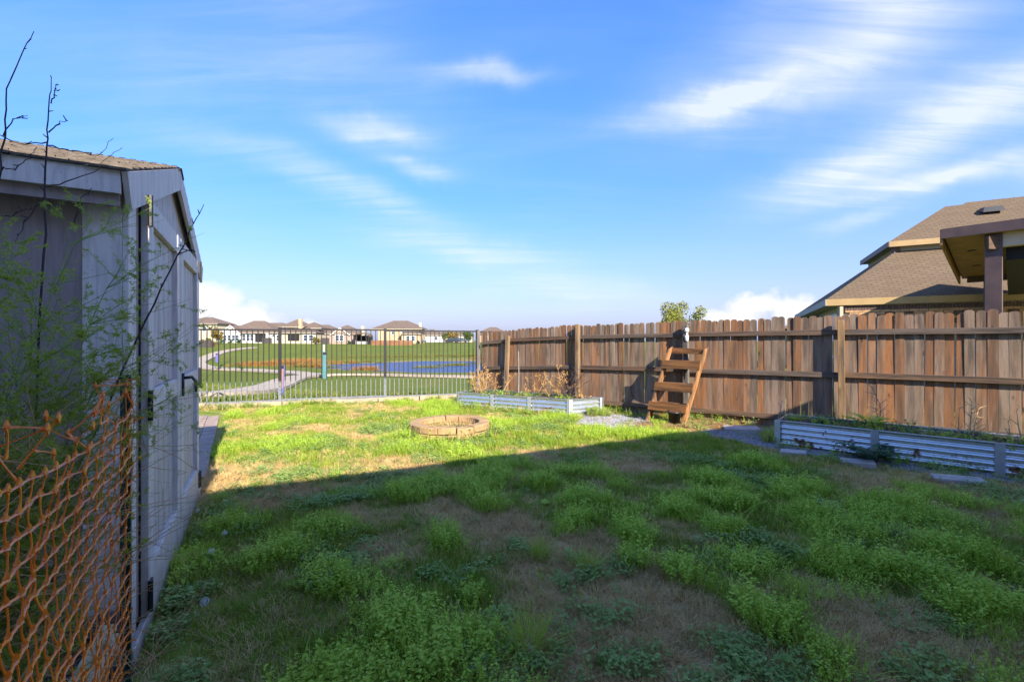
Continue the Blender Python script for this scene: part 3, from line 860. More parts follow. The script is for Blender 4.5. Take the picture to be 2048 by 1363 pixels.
# ------------------------------------------------------------------ shed
SH = empty('shed', (-1.82, 2.10, 0), math.atan2(.871, -.491))    # local x along the door front, local y towards its back
tag(SH, 'taupe painted garden shed with double doors and shingled gable roof', 'shed')
W_, DP_, WH, PK, FL = 2.87, 3.0, 2.30, 2.79, .12
slope = (PK-WH)/(W_/2)
def side_panel(x, nx_, zt):           # grooved siding boards
    k = 0; y = .14
    while y < DP_-.15:
        w = .30
        MB().box((x+nx_*.004, y+w/2-.006, (zt+.3)/2+.01), (.022, w-.014, zt-.32)).build('siding_board', 'shed_siding', SH, bevel=.003)
        y += w
side_panel(.03, -1, WH)
MB().box((.06, DP_/2, (WH+.26)/2), (.02, DP_-.02, WH-.3)).build('wall_core', 'shed_siding', SH)
MB().box((W_-.03, DP_/2, WH/2+.06), (.03, DP_-.1, WH-.14)).build('far_wall', 'shed_siding', SH)
MB().box((W_/2, DP_-.02, WH/2+.06), (W_-.1, .03, WH-.14)).build('back_wall', 'shed_siding', SH)
for x in (0, W_):
    sx = 1 if x == 0 else -1
    MB().box((x+sx*.008, .069, (WH+.3)/2), (.026, .138, WH-.3)).build('corner_trim', 'shed_trim', SH, bevel=.003)
    MB().box((x+sx*.075, -.012, WH/2+.05), (.15, .024, WH-.12)).build('corner_trim', 'shed_trim', SH, bevel=.003)
# front wall behind the doors and grooved gable boards
MB().box((W_/2, .05, WH/2+.06), (W_-.04, .03, WH-.14)).build('front_core', 'shed_siding', SH)
x = .10
while x < W_-.12:
    zt = lambda q: WH+slope*min(q, W_-q)-.03
    a, b = x+.003, x+.197
    b = min(b, W_-.08)
    top = [zt(a), zt(b)]
    pk = [(a, top[0])] + ([(W_/2, zt(W_/2))] if a < W_/2 < b else []) + [(b, top[1])]
    poly = [(a, 2.325), (b, 2.325)] + pk[::-1]
    n = len(poly)
    if min(top) > 2.34:
        MB().add([(p[0], .012, p[1]) for p in poly]+[(p[0], .034, p[1]) for p in poly], [tuple(range(n)), tuple(range(n, 2*n))[::-1]]+[(i, n+i, n+(i+1) % n, (i+1) % n) for i in range(n)]).build('gable_board', 'shed_door', SH)
    x += .2
MB().box((.205, .0, WH/2+.08), (.07, .03, WH-.1)).build('jamb', 'shed_siding', SH)
MB().box((W_-.205, .0, WH/2+.08), (.07, .03, WH-.1)).build('jamb', 'shed_siding', SH)
# doors
for di, (x0, x1) in enumerate(((.285, 1.395), (1.425, 2.575))):
    dl = empty('door'); dl.parent = SH
    z0, z1, yo = .10, 2.315, -.012
    sw = .125
    MB().box(((x0+x1)/2, yo+.012, (z0+z1)/2), (x1-x0-.02, .012, z1-z0-.02)).build('door_panel', 'shed_door', dl)
    n = 5; pw = (x1-x0-2*sw+.02)/n
    for zz0, zz1 in ((.34, 1.16), (1.28, 2.185)):
        for i in range(n):
            MB().box((x0+sw-.01+pw*(i+.5), yo-.001, (zz0+zz1)/2), (pw-.012, .014, zz1-zz0)).build('door_board', 'shed_door', dl, bevel=.003)
    for xx in (x0+sw/2, x1-sw/2):
        MB().box((xx, yo-.022, (z0+z1)/2), (sw, .035, z1-z0)).build('stile', 'shed_trim', dl, bevel=.003)
    MB().box(((x0+x1)/2, yo-.0205, 2.25), (x1-x0-2*sw-.002, .034, .13)).build('door_rail', 'shed_trim', dl, bevel=.003)
    MB().box(((x0+x1)/2, yo-.0205, 1.22), (x1-x0-2*sw-.002, .034, .115)).build('door_rail', 'shed_trim', dl, bevel=.003)
    MB().box(((x0+x1)/2, yo-.0205, .22), (x1-x0-2*sw-.002, .034, .235)).build('door_rail', 'shed_trim', dl, bevel=.003)
    hx = x0+.02 if di == 0 else x1-.02
    for hz in (2.235, 1.21, .21):
        MB().box((hx, yo-.045, hz), (.05, .012, .15)).tube([(hx-.03 if di == 0 else hx+.03, yo-.048, hz-.08), (hx-.03 if di == 0 else hx+.03, yo-.048, hz+.08)], .012, 8).build('hinge', 'black_iron', dl)
    if di == 1:
        h = MB().box((x0+.05, yo-.046, 1.22), (.05, .014, .17))
        h.tube([(x0+.05, yo-.05, 1.27), (x0+.05, yo-.10, 1.275), (x0+.055, yo-.125, 1.24), (x0+.06, yo-.125, 1.16)], [.012, .012, .013, .009], 8)
        h.build('handle', 'black_iron', dl, True)
MB().box((1.28, -.052, 2.26), (.07, .006, .085)).build('name_plate', 'plate_white', SH)
# sills and skids
MB().box((W_/2, -.03, .045), (W_, .03, .10)).build('threshold', 'shed_trim', SH, bevel=.004)
MB().box((-.005, DP_/2, .255), (.05, DP_, .09)).build('skid', 'skid_wood', SH, bevel=.006)
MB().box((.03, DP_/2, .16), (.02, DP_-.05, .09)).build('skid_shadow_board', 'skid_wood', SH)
MB().box((-.02, DP_/2, .065), (.07, DP_, .10)).build('skid', 'skid_wood', SH, bevel=.006)
# roof: deck, overlapping shingle courses, ridge cap, rake and eave boards
OH, OV = .035, .12
def on_slope(side, s, y, t):       # s measured up from the eave edge, t off the deck
    c = math.cos(math.atan(slope)); sn = math.sin(math.atan(slope))
    xe = -OV; z0 = WH-OV*slope+.03
    X = xe+s*c - t*sn; Z = z0+s*sn + t*c
    return Vector((X if side == 0 else W_-X, y, Z))
SL = (W_/2+OV)/math.cos(math.atan(slope))
Y0, Y1 = -OH, DP_+.1
for side in (0, 1):
    q = [on_slope(side, 0, Y0, 0), on_slope(side, SL, Y0, 0), on_slope(side, SL, Y1, 0), on_slope(side, 0, Y1, 0)]
    q2 = [on_slope(side, 0, Y0, .02), on_slope(side, SL, Y0, .02), on_slope(side, SL, Y1, .02), on_slope(side, 0, Y1, .02)]
    roof = MB().hexa(q+q2).build('roof', 'shed_siding', SH)
    rows = int(SL/.125)
    for r in range(rows):
        y = Y0-.012
        off = (r % 3)*.055
        m = MB()
        while y < Y1:
            w = random.choice((.15, .22, .3)); y1 = min(y+w, Y1+.01)
            t0 = .022+random.uniform(0, .005); s0 = r*.125-.02+random.uniform(-.012, .004); s1 = s0+.15
            p = [on_slope(side, s0, y+.002, t0), on_slope(side, s0, y1-.003, t0), on_slope(side, s1, y1-.003, .021), on_slope(side, s1, y+.002, .021)]
            p2 = [on_slope(side, s0, y+.002, t0+.011), on_slope(side, s0, y1-.003, t0+.011), on_slope(side, s1, y1-.003, .026), on_slope(side, s1, y+.002, .026)]
            m.hexa(p+p2); y = y1
        m.build('shingle_course', 'shed_shingle', roof)
    # rake board on the front gable, warm underside edge
    for yy, nm in ((Y0-.012, 'rake_board'), (Y1+.012, 'rake_board')):
        a0, a1 = on_slope(side, -.01, yy, .018), on_slope(side, SL, yy, .018)
        b0_, b1_ = on_slope(side, .02, yy, -.15), on_slope(side, SL, yy, -.15)
        b1_.x = a1.x
        th = Vector((0, .022, 0))
        MB().hexa([b0_, b1_, b1_+th, b0_+th, a0, a1, a1+th, a0+th]).build(nm, 'shed_trim', SH)
    xe = on_slope(side, 0, 0, 0)
    sx = -1 if side == 0 else 1
    MB().box((xe.x+sx*.0, (Y0+Y1)/2+.01, xe.z-.035), (.022, Y1-Y0-.01, .10)).build('eave_fascia', 'shed_trim', SH)
    MB().box((xe.x-sx*.03, (Y0+Y1)/2+.015, xe.z-.09), (.022, Y1-Y0-.02, .09)).build('eave_board', 'shed_siding', SH)
cap = MB(); y = Y0-.02; kk = 0
while y < Y1:
    z = PK+.055+(kk % 2)*.012
    for sx in (-1, 1):
        p = Vector((W_/2, y, z)); q = Vector((W_/2+sx*.11, y, z-.045)); d = Vector((0, .028, 0)); t = Vector((0, 0, .014))
        cap.hexa([p-t, q-t, q+d-t, p+d-t, p, q, q+d, p+d])
    y += .03; kk += 1
cap.build('ridge_vent', 'shed_shingle_dark', SH)
# pavers beyond the shed
pv = empty('paver_walk', (-4.5, 6.8, 0)); tag(pv, 'strip of tan pavers continuing from the shed towards the iron fence', 'paver path')
wv = Vector((-.521, .853)); lv = Vector((-.853, -.521)); st0 = Vector((-3.42, 5.02))
pm = [MB().box((0, 0, 0), (.296, .196, .06)).mesh('paver', 'paver') for _ in range(2)]
for i in range(16):
    for j in range(4):
        p = st0+wv*(.302*(i+.5)+(.1 if j % 2 else 0))+lv*(.202*(j+.5))
        link('paver', pm[(i+j) % 2], pv, .006, (p.x+4.5, p.y-6.8, .012+random.uniform(-.004, .006)), (random.uniform(-.01, .01), random.uniform(-.01, .01), math.atan2(wv.y, wv.x)))

# loose pavers near the beds
for (x, y, rz, sx, sy, lab) in [(4.28, 5.57, -.55, .34, .2, 'flat grey paver lying in weeds before the shaded bed centre'),
                                (4.86, 4.9, -.5, .42, .2, 'grey paver lying near the joint plate of the shaded bed'),
                                (3.80, 6.08, -.6, .3, .18, 'small pale paver by the left end of the shaded bed'),
                                (3.95, 7.75, -.3, .55, .3, 'broad pale slab on dark gravel beside the wooden rack')]:
    o = MB().box((0, 0, .03), (sx, sy, .065)).build('loose_paver', 'slab', bevel=.008)
    o.location = (x, y, tz(x, y)); o.rotation_euler = (R(2), R(-2), rz)
    tag(o, lab, 'paver', 'loose pavers near the beds')
# pale boards by the shed skid
for k, (a, b, lab) in enumerate([((-1.76, 1.97, .30), (-1.62, 1.42, .06), 'pale yellow board lying by the shed corner, left of the pair'),
                                 ((-1.68, 1.93, .29), (-1.54, 1.38, .05), 'pale yellow board lying by the shed corner, right of the pair')]):
    a, b = Vector(a), Vector(b); L = (b-a).length
    o = MB().box((0, 0, 0), (L, .05, .035)).build('board', 'pale_lumber', bevel=.003)
    o.location = (a+b)/2; d = b-a
    o.rotation_euler = (0, -math.atan2(d.z, math.hypot(d.x, d.y)), math.atan2(d.y, d.x))
    tag(o, lab, 'board', 'boards by the shed corner')

# ------------------------------------------------------------------ orange safety netting on a stake
sk = empty('fence_stake', (-1.37, 1.60, 0)); tag(sk, 'dark green steel stake holding the orange netting', 'stake')
MB().box((0, 0, .67), (.030, .006, 1.52)).box((0, -.0135, .67), (.006, .021, 1.52)).build('stake_rail', 'lid_green', sk)
for k in range(9):
    MB().box((0, .0065, .2+k*.135), (.016, .007, .02)).build('stud', 'lid_green', sk)
def netting():
    A = Vector((-1.335, 1.565, 0)); B = Vector((-.70, .52, 0)); L = (B-A).length
    d = (B-A)/L; nrm = Vector((d.y, -d.x, 0))
    if nrm.dot(-A) < 0: nrm = -nrm
    cu, cv = .054, .052
    nu, nv = int(L/cu), 26
    r = random.Random(3)
    P = {}
    for i in range(nu+1):
        u = i*cu
        for j in range(nv+1):
            z = 1.43-j*cv
            z += -.05*math.sin(math.pi*min(1, u/L))*max(0, 1-j/14)
            uu = u+(cu/2 if j % 2 else 0)*.3
            off = .012*math.sin(u*5+j*.22)+.008*math.sin(j*.5+u*2)
            amp = .0035+(.02 if j < 2 else 0)
            P[i, j] = A+d*(uu+r.gauss(0, amp*.6))+nrm*(off+r.gauss(0, amp))+Vector((0, 0, z+r.gauss(0, amp*.6)))
    m = MB()
    def strand(a, b, w0, w1, bend, flat):
        n = 6; side = (b-a).normalized().cross(nrm).normalized()
        tw = nrm*-.6
        prev = None
        for k in range(n+1):
            t = k/n; w = w1+(w0-w1)*abs(2*t-1)**3
            p = a.lerp(b, t)+bend*math.sin(math.pi*t)
            x = (side if not flat else (side*.75+tw)).normalized()*w
            h = nrm*.0011
            ring = [p-x-h, p+x-h, p+x+h, p-x+h]
            o = len(m.v); m.v += [tuple(q) for q in ring]
            if prev is not None:
                for e in range(4): m.f.append((prev+e, prev+(e+1) % 4, o+(e+1) % 4, o+e))
            prev = o
    for i in range(nu+1):
        for j in range(nv+1):
            if j < 2 and r.random() < .3: continue
            p = P[i, j]
            if i < nu and not (j == 0 and r.random() < .5):
                strand(p, P[i+1, j], .0060, .0018, Vector((0, 0, r.uniform(-.006, .002))), True)
            if j < nv:
                q = P[i, j+1]
                strand(p, q, .0062, .0016, d*(.005*(1 if j % 2 else -1)), False)
            # thick node
            s1 = Vector((0, 0, 1))*.012; s2 = d*.011; h = nrm*.0016
            o = len(m.v)
            m.v += [tuple(p+x) for x in (-s1-h, s2-h, s1-h, -s2-h, -s1+h, s2+h, s1+h, -s2+h)]
            m.f += [(o+3, o+2, o+1, o), (o+4, o+5, o+6, o+7), (o, o+1, o+5, o+4), (o+1, o+2, o+6, o+5), (o+2, o+3, o+7, o+6), (o+3, o, o+4, o+7)]
    for j in range(nv+1):                                   # torn ends past the stake
        p = P[0, j]; e = p-d*r.uniform(.03, .06)+Vector((0, 0, r.uniform(-.025, .02)))+nrm*r.uniform(-.02, .02)
        strand(p, e, .005, .0016, Vector((0, 0, .004)), False)
    o = m.build('safety_netting', 'orange_plastic')
    tag(o, 'orange plastic mesh safety netting sagging beside the shed', 'netting')
netting()

# ------------------------------------------------------------------ feathery asparagus and bare twigs
def spray(mb_s, mb_n, p, d, L, r0, depth, rr, dens, needles=True):
    """a thin branch that splits; needles go to mb_n"""
    n = max(4, int(L/.05)); pts = [p.copy()]; q = p.copy(); dd = d.normalized()
    for k in range(n):
        dd = (dd+Vector((rr.gauss(0, .10), rr.gauss(0, .10), rr.gauss(-.012, .08)))).normalized()
        q = q+dd*L/n; pts.append(q.copy())
    mb_s.tube(pts, [r0*(1-.75*k/n) for k in range(n+1)], 4, False)
    if depth > 0:
        for k in range(1, n+1):
            for _ in range(rr.choice((1, 1, 2)) if depth > 1 else 1):
                if rr.random() > dens: continue
                t = (pts[k]-pts[k-1]).normalized()
                side = t.cross(Vector((rr.gauss(0, 1), rr.gauss(0, 1), rr.gauss(0, 1)))).normalized()
                spray(mb_s, mb_n, pts[k], t*.75+side*.9+Vector((0, 0, .1)), L*rr.uniform(.28, .5)*(1-.45*k/n), r0*.55, depth-1, rr, dens, needles)
    if needles and depth <= 1:
        for k in range(1, n+1):
            for _ in range(7 if depth == 0 else 5):
                a = pts[k-1].lerp(pts[k], rr.random()); v = Vector((rr.gauss(0, 1), rr.gauss(0, 1), rr.gauss(.3, .8))).normalized()*rr.uniform(.006, .013)
                s = v.cross(Vector((rr.gauss(0, 1), rr.gauss(0, 1), rr.gauss(0, 1)))).normalized()*.00075
                o = len(mb_n.v)
                mb_n.v += [tuple(a-s), tuple(a+v*.5+s*1.6), tuple(a+v), tuple(a+v*.5-s*1.6)]; mb_n.f.append((o, o+1, o+2, o+3))
def asparagus():
    rr = random.Random(11)
    base = Vector((-1.58, 1.22, tz(-1.58, 1.22)))
    e = empty('asparagus_plant', base); tag(e, 'feathery green asparagus plant growing over the netting beside the shed', 'plant')
    S, N = MB(), MB()
    tips = [(.22, .30, 1.72), (.10, .28, 1.86), (-.10, .22, 1.75), (.14, .10, 1.55), (-.02, .05, 1.65), (.24, .32, 1.25), (.18, .30, 1.40), (.05, -.05, 1.3), (-.22, .16, 1.45), (.12, .30, 1.2), (.0, .15, 1.0), (-.12, .05, 1.15), (.08, .12, 1.42), (-.05, .3, 1.5), (.02, .2, 1.3), (.15, .2, 1.05)]
    for tx, ty, tz_ in tips:
        a = Vector((rr.uniform(-.08, .08), rr.uniform(-.06, .06), 0)); b = Vector((tx, ty, tz_))
        pts = []; n = 14
        for k in range(n+1):
            t = k/n; p = a.lerp(b, t); p.x -= tx*.5*math.sin(math.pi*t)*.5; p.y -= ty*.4*math.sin(math.pi*t)*.5
            pts.append(p+Vector((rr.gauss(0, .006), rr.gauss(0, .006), 0)))
        S.tube(pts, [.0042*(1-.72*k/n) for k in range(n+1)], 5, False)
        for k in range(4, n+1):
            for _ in range(4):
                if rr.random() > .85: continue
                t = (pts[k]-pts[k-1]).normalized(); az = rr.uniform(-1.9, 1.1)
                o = Vector((math.cos(az), math.sin(az)*.6, rr.uniform(-.05, .5)))
                spray(S, N, pts[k], o*.9+t*.5, rr.uniform(.15, .36), .0014, 2, rr, .55)
    # long thin runners reaching right across the doors
    for tx, ty, tz_ in [(.75, .75, 1.28), (.62, .66, 1.5), (.7, .62, 1.6), (.55, .62, 1.42), (.78, .8, 1.05), (.5, .5, 1.72)]:
        spray(S, N, Vector((.15, .12, tz_*.72)), Vector((tx, ty, tz_*.30)), .62, .0014, 1, rr, .25, False)
    S.build('stems', 'fern_stem', e); N.build('foliage', 'fern_needle', e)
asparagus()
def dry_tangle():
    rr = random.Random(5)
    e = empty('dry_stem_tangle', (-1.5, 1.25, 0)); tag(e, 'tangle of dry tan stems at the foot of the asparagus', 'plant')
    S = MB()
    for k in range(900):
        p = Vector((rr.uniform(-.4, .28), rr.uniform(-.30, .30), rr.uniform(.05, 1.35)))
        d = Vector((rr.gauss(0, 1), rr.gauss(0, 1), rr.gauss(.25, .6))).normalized()
        spray(S, None, p, d, rr.uniform(.15, .5), .0015, 1, rr, .22, needles=False)
    for k in range(16):
        p = Vector((rr.uniform(-.2, .2), rr.uniform(-.15, .15), 0))
        spray(S, None, p, Vector((rr.gauss(0, .25), rr.gauss(0, .2), 1)), rr.uniform(.7, 1.25), .003, 1, rr, .15, needles=False)
    S.build('dry_stems', 'dead_stem', e)
dry_tangle()
def bare_shrub():
    rr = random.Random(21)
    e = empty('bare_twig_shrub', (-1.62, 1.42, 0)); tag(e, 'tall bare dark twigs rising above the shed roof at left', 'plant')
    S = MB()
    # each main twig: list of points given as offsets from the base
    mains = [[(0, .0, 0), (-.01, .01, 1.0), (-.035, .02, 1.7), (-.03, .02, 2.0), (-.005, .02, 2.2), (-.0, .02, 2.32), (.045, .02, 2.46), (.09, .02, 2.54)],
             [(.03, .02, 0), (.06, .03, .9), (.09, .05, 1.7), (.095, .05, 1.98), (.10, .05, 2.08), (.11, .05, 2.20), (.115, .05, 2.28)],
             [(.05, .02, 0), (.12, .08, 1.0), (.33, .16, 1.62), (.42, .2, 1.86), (.46, .22, 1.98), (.49, .23, 2.05)],
             [(-.02, .0, 0), (-.07, .0, 1.2), (-.075, .0, 1.9), (-.06, .0, 2.13), (-.045, .0, 2.3)]]
    twigs = [[(-.02, .02, 2.1), (.03, .02, 2.1), (.075, .02, 2.14), (.10, .02, 2.17)], [(-.032, .02, 1.95), (.02, .02, 1.95), (.07, .02, 1.97), (.10, .02, 1.98)],
             [(-.005, .02, 2.21), (.025, .02, 2.26), (.07, .02, 2.27)], [(.10, .05, 2.06), (.17, .06, 2.045), (.25, .07, 2.03), (.30, .07, 2.09)], [(.095, .05, 1.92), (.17, .06, 1.95), (.24, .07, 1.98), (.28, .07, 2.03), (.33, .07, 2.06)],
             [(.09, .05, 1.89), (.05, .04, 1.82), (.02, .03, 1.74)], [(.10, .05, 2.07), (.04, .04, 2.06), (.0, .03, 2.06)], [(.11, .05, 2.2), (.13, .05, 2.23), (.135, .05, 2.26)], [(.16, .08, 1.8), (.19, .08, 1.9), (.22, .08, 1.93)], [(.42, .2, 1.86), (.46, .2, 1.88), (.48, .2, 1.87)],
             [(.1, .05, 2.1), (.14, .05, 2.13), (.17, .05, 2.14)]]
    for L in mains[1:2]+twigs[3:9]+twigs[10:]:
        for i in range(len(L)):
            if L[i][2] > 1.5: L[i] = (L[i][0], L[i][1], L[i][2]+.13)
    for L, r0 in [(m_, .0045) for m_ in mains]+[(t_, .0022) for t_ in twigs]:
        pts = []
        for i in range(len(L)-1):
            a, b = Vector(L[i]), Vector(L[i+1])
            for k in range(4):
                pts.append(a.lerp(b, k/4)+Vector((rr.gauss(0, .002), rr.gauss(0, .002), rr.gauss(0, .002))))
        pts.append(Vector(L[-1]))
        S.tube(pts, [max(.0009, r0*(1-.8*i/len(pts))) for i in range(len(pts))], 5)
        for p in pts[len(pts)//3:]:
            if rr.random() < .35:
                S.tube([p, p+Vector((rr.gauss(0, .012), rr.gauss(0, .01), rr.uniform(.0, .018)))], [.002, .0012], 4)
    S.build('twigs', 'twig_dark', e)
bare_shrub()

# ------------------------------------------------------------------ neighbour house with hip roofs
def hip(name, mat, parent, c, e1, e2, a0, a1, b0, b1, z, p, ov_t=.12, uvs=True):
    """hip roof over the rectangle a (along e2) x b (along e1) with eave height z and pitch p"""
    c = Vector(c); e1 = Vector(e1); e2 = Vector(e2)
    P = lambda a, b, h: Vector((c.x+e2.x*a+e1.x*b, c.y+e2.y*a+e1.y*b, h))
    d, w = a1-a0, b1-b0; r = min(d, w)/2; H = z+p*r
    A, B, C_, D_ = P(a0, b0, z), P(a0, b1, z), P(a1, b1, z), P(a1, b0, z)
    if w >= d: E1, E2 = P((a0+a1)/2, b0+r, H), P((a0+a1)/2, b1-r, H); faces = [(A, B, E2, E1), (B, C_, E2), (C_, D_, E1, E2), (D_, A, E1)]
    else: E1, E2 = P(a0+r, (b0+b1)/2, H), P(a1-r, (b0+b1)/2, H); faces = [(A, B, E1), (B, C_, E2, E1), (C_, D_, E2), (D_, A, E1, E2)]
    bm = bmesh.new(); uv = bm.loops.layers.uv.new('UVMap')
    for f in faces:
        vs = [bm.verts.new(v) for v in f]; fc = bm.faces.new(vs)
        o = f[0]; x = (f[1]-f[0]).normalized(); n = (f[1]-f[0]).cross(f[2]-f[0]).normalized(); y = n.cross(x)
        for l in fc.loops: l[uv].uv = ((l.vert.co-o).dot(x), (l.vert.co-o).dot(y))
    bm.faces.new([bm.verts.new(v-Vector((0, 0, .02))) for v in (D_, C_, B, A)])
    me = bpy.data.meshes.new(name); bm.to_mesh(me); bm.free(); me.materials.append(MATS[mat])
    return link(name, me, parent), (A, B, C_, D_)
NHo = Vector((9.2, 13.2)); ne1, ne2 = Vector((.889, -.459)), Vector((.459, .889))
NH = empty('neighbour_house', (0, 0, 0)); tag(NH, 'brown shingled brick house with two hip roofs behind the wooden fence', 'house')
def npt(a, b): return (NHo.x+ne2.x*a+ne1.x*b, NHo.y+ne2.y*a+ne1.y*b)
def nwall(a0, b0, a1, b1, z0, z1, mat, nm, t=.12, parent=None):
    p, q = Vector(npt(a0, b0)), Vector(npt(a1, b1)); d = (q-p).normalized(); n = Vector((-d.y, d.x))*t
    poly = [tuple(p), tuple(q), tuple(q+n), tuple(p+n)]
    return MB().prism(poly, z0, z1).build(nm, mat, parent or NH)
EZ = 2.75
lr, _ = hip('lower_roof', 'roof_shingle', NH, NHo, ne1, ne2, 0, 9.0, 0, 16, EZ, .768)
def fascia(roofparent, a0, b0, a1, b1, z, h, mat):
    return nwall(a0, b0, a1, b1, z-h, z-.005, mat, 'fascia', .03, roofparent)
fascia(lr, -.005, -.005, -.005, 16.0, EZ+.02, .19, 'fascia_tan')
fascia(lr, 9.0, -.012, -.03, -.012, EZ+.02, .19, 'wall_grey')
s_ = MB().prism([npt(0.05, .05), npt(.05, 15.9), npt(8.9, 15.9), npt(8.9, .05)], EZ-.16, EZ-.13).build('soffit', 'house_siding', lr)
# walls: brick front, siding return with window
nwall(.10, .42, .10, 15.5, 0, EZ-.17, 'mortar', 'front_wall')
sidew = nwall(8.5, .42, .10, .42, 0, EZ-.17, 'house_siding', 'side_wall')
wdw = nwall(2.3, .405, 1.0, .405, 1.0, 2.40, 'trim_white', 'window', .03)
nwall(2.22, .395, 1.69, .395, 1.08, 2.32, 'window_glass', 'pane', .02, wdw); nwall(1.61, .395, 1.08, .395, 1.08, 2.32, 'window_glass', 'pane', .02, wdw)
cb = MB(); p = npt(.05, .36); cb.box((p[0], p[1], 1.25), (.10, .10, 2.6)).build('corner_board', 'house_siding', NH)
# bricks of the front wall that show over the fence
fang = math.atan2(ne1.y, ne1.x)
bk_s = MB().box((0, 0, 0), (.058, .03, .12)).mesh('brick', 'brick_brown'); bk_t = MB().box((0, 0, 0), (.195, .03, .057)).mesh('brick', 'brick_tan'); bk_d = MB().box((0, 0, 0), (.195, .03, .057)).mesh('brick', 'brick_brown')
nb_ = 0
fwall = [o for o in NH.children if o.name.startswith('front_wall')][0]
for i in range(92):
    b = .5+i*.066
    p = npt(.085, b); link('brick', bk_s, fwall, loc=(p[0], p[1], 2.495), rot=(0, 0, fang)); nb_ += 1
for row in range(6):
    for i in range(30):
        b = .58+i*.205+(.1 if row % 2 else 0)
        p = npt(.085-(0.004 if row == 0 else 0), b)
        link('brick', bk_d if random.random() < .06 else bk_t, fwall, loc=(p[0], p[1], 2.40-row*.067), rot=(0, 0, fang)); nb_ += 1
# floodlight under the side eave
fl = MB().box((0, 0, 0), (.16, .1, .1)).build('flood_light', 'wall_grey', NH, bevel=.03); q = npt(4.2, .30); fl.location = (q[0], q[1], EZ-.28)
# upper storey
for w_ in ((2.09, 2.09, 2.09, 13), (5.6, 2.09, 2.09, 2.09)):
    nwall(*w_, 3.2, 4.62, 'house_siding', 'upper_wall', .12)
p = npt(2.05, 2.05); MB().box((p[0], p[1], 4.2), (.10, .10, .8)).build('corner_board', 'fascia_brown', NH)
UZ = 4.62
ur, _ = hip('upper_roof', 'roof_shingle', NH, NHo, ne1, ne2, 1.86, 5.66, 1.86, 14, UZ, .715)
fascia(ur, 1.855, 1.855, 1.855, 14, UZ+.02, .17, 'fascia_tan'); fascia(ur, 5.66, 1.85, 1.83, 1.85, UZ+.02, .17, 'fascia_brown')
MB().prism([npt(1.9, 1.9), npt(1.9, 13.9), npt(5.6, 13.9), npt(5.6, 1.9)], UZ-.14, UZ-.11).build('soffit', 'house_siding', ur)
v_ = MB().hexa([Vector((0, 0, 0))+Vector(q) for q in ((-.25, -.2, 0), (.25, -.2, 0), (.25, .2, .12), (-.25, .2, .12), (-.2, -.16, .16), (.2, -.16, .16), (.2, .18, .2), (-.2, .18, .2))]).build('roof_vent', 'black_plastic', ur)
q = npt(3.1, 4.62); v_.location = (q[0], q[1], UZ+.715*(3.1-1.86)-.02); v_.rotation_euler = (0, 0, fang)

# covered patio of the next house, dark post and wooden soffit
PT = empty('patio_cover', (0, 0, 0)); tag(PT, 'dark brown patio cover with wooden soffit and post at the right edge', 'patio cover')
K = Vector((8.66, 9.0)); pe1, pe2 = Vector((.667, -.745)), Vector((.745, .667))
def pq(a, b): return Vector((K.x+pe2.x*a+pe1.x*b, K.y+pe2.y*a+pe1.y*b))
def slab(a0, a1, b0, b1, z0, z1, t, mat, nm):
    """z0 height at a0, z1 at a1 (top)"""
    q = [pq(a0, b0), pq(a0, b1), pq(a1, b1), pq(a1, b0)]; zz = (z0, z0, z1, z1)
    return MB().hexa([(p.x, p.y, z-t) for p, z in zip(q, zz)]+[(p.x, p.y, z) for p, z in zip(q, zz)]).build(nm, mat, PT)
ZK = 1.55+2.10
slab(.0, 4.45, .0, 6, ZK, ZK-.40, .05, 'soffit_wood', 'soffit')
slab(-.03, 4.5, -.03, 6, ZK+.14, ZK-.26, .10, 'roof_far', 'roof')
slab(-.07, -.033, -.06, 6, ZK+.13, ZK+.13, .19, 'fascia_brown', 'fascia')
slab(-.04, 4.5, -.07, -.033, ZK+.12, ZK-.28, .30, 'soffit_wood', 'rake_board')
slab(4.2, 4.4, .1, 6, ZK-.43, ZK-.43, .14, 'fascia_brown', 'back_beam')
slab(.12, .30, .62, 6, ZK-.056, ZK-.056, .26, 'beam_tan', 'beam')
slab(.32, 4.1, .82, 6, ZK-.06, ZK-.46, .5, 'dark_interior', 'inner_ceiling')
for a, b, w in ((.21, .66, .24), (4.2, .5, .2)):
    p = pq(a, b); z1 = ZK-.06 if a < 1 else ZK-.58
    m = MB().box((0, 0, z1/2), (w, w, z1)).box((0, 0, 1.0), (w+.16, w+.16, 2.0))
    o = m.build('post', 'fascia_brown', PT, bevel=.01); o.location = (p.x, p.y, 0); o.rotation_euler = (0, 0, math.atan2(pe1.y, pe1.x))
p = pq(.04, .66); MB().box((0, 0, 0), (.22, .05, .24)).build('bracket', 'rail_wood', PT).location = (p.x, p.y, ZK-.24)
for a in (1.3, 2.9):
    p = pq(a, .32); z = ZK-.4*a/4.45-.055
    MB().lathe([(.0001, 0), (.07, 0), (.085, .008)], 12).build('recessed_light', 'black_plastic', PT).location = (p.x, p.y, z-.004)
# small roof tip of a further house left of it
RT = empty('far_neighbour_house', (17.0, 27.0, 0)); tag(RT, 'tan roof corner of a house between the fence and the brick house', 'house')
hip('roof', 'roof_shingle', RT, (0, 0), (.889, -.459), (.459, .889), -4, 6, -1.2, 9, 2.2, .35)
MB().box((3.5, 1.0, 1.05), (6, 5, 2.1)).build('wall', 'wall_tan', RT)

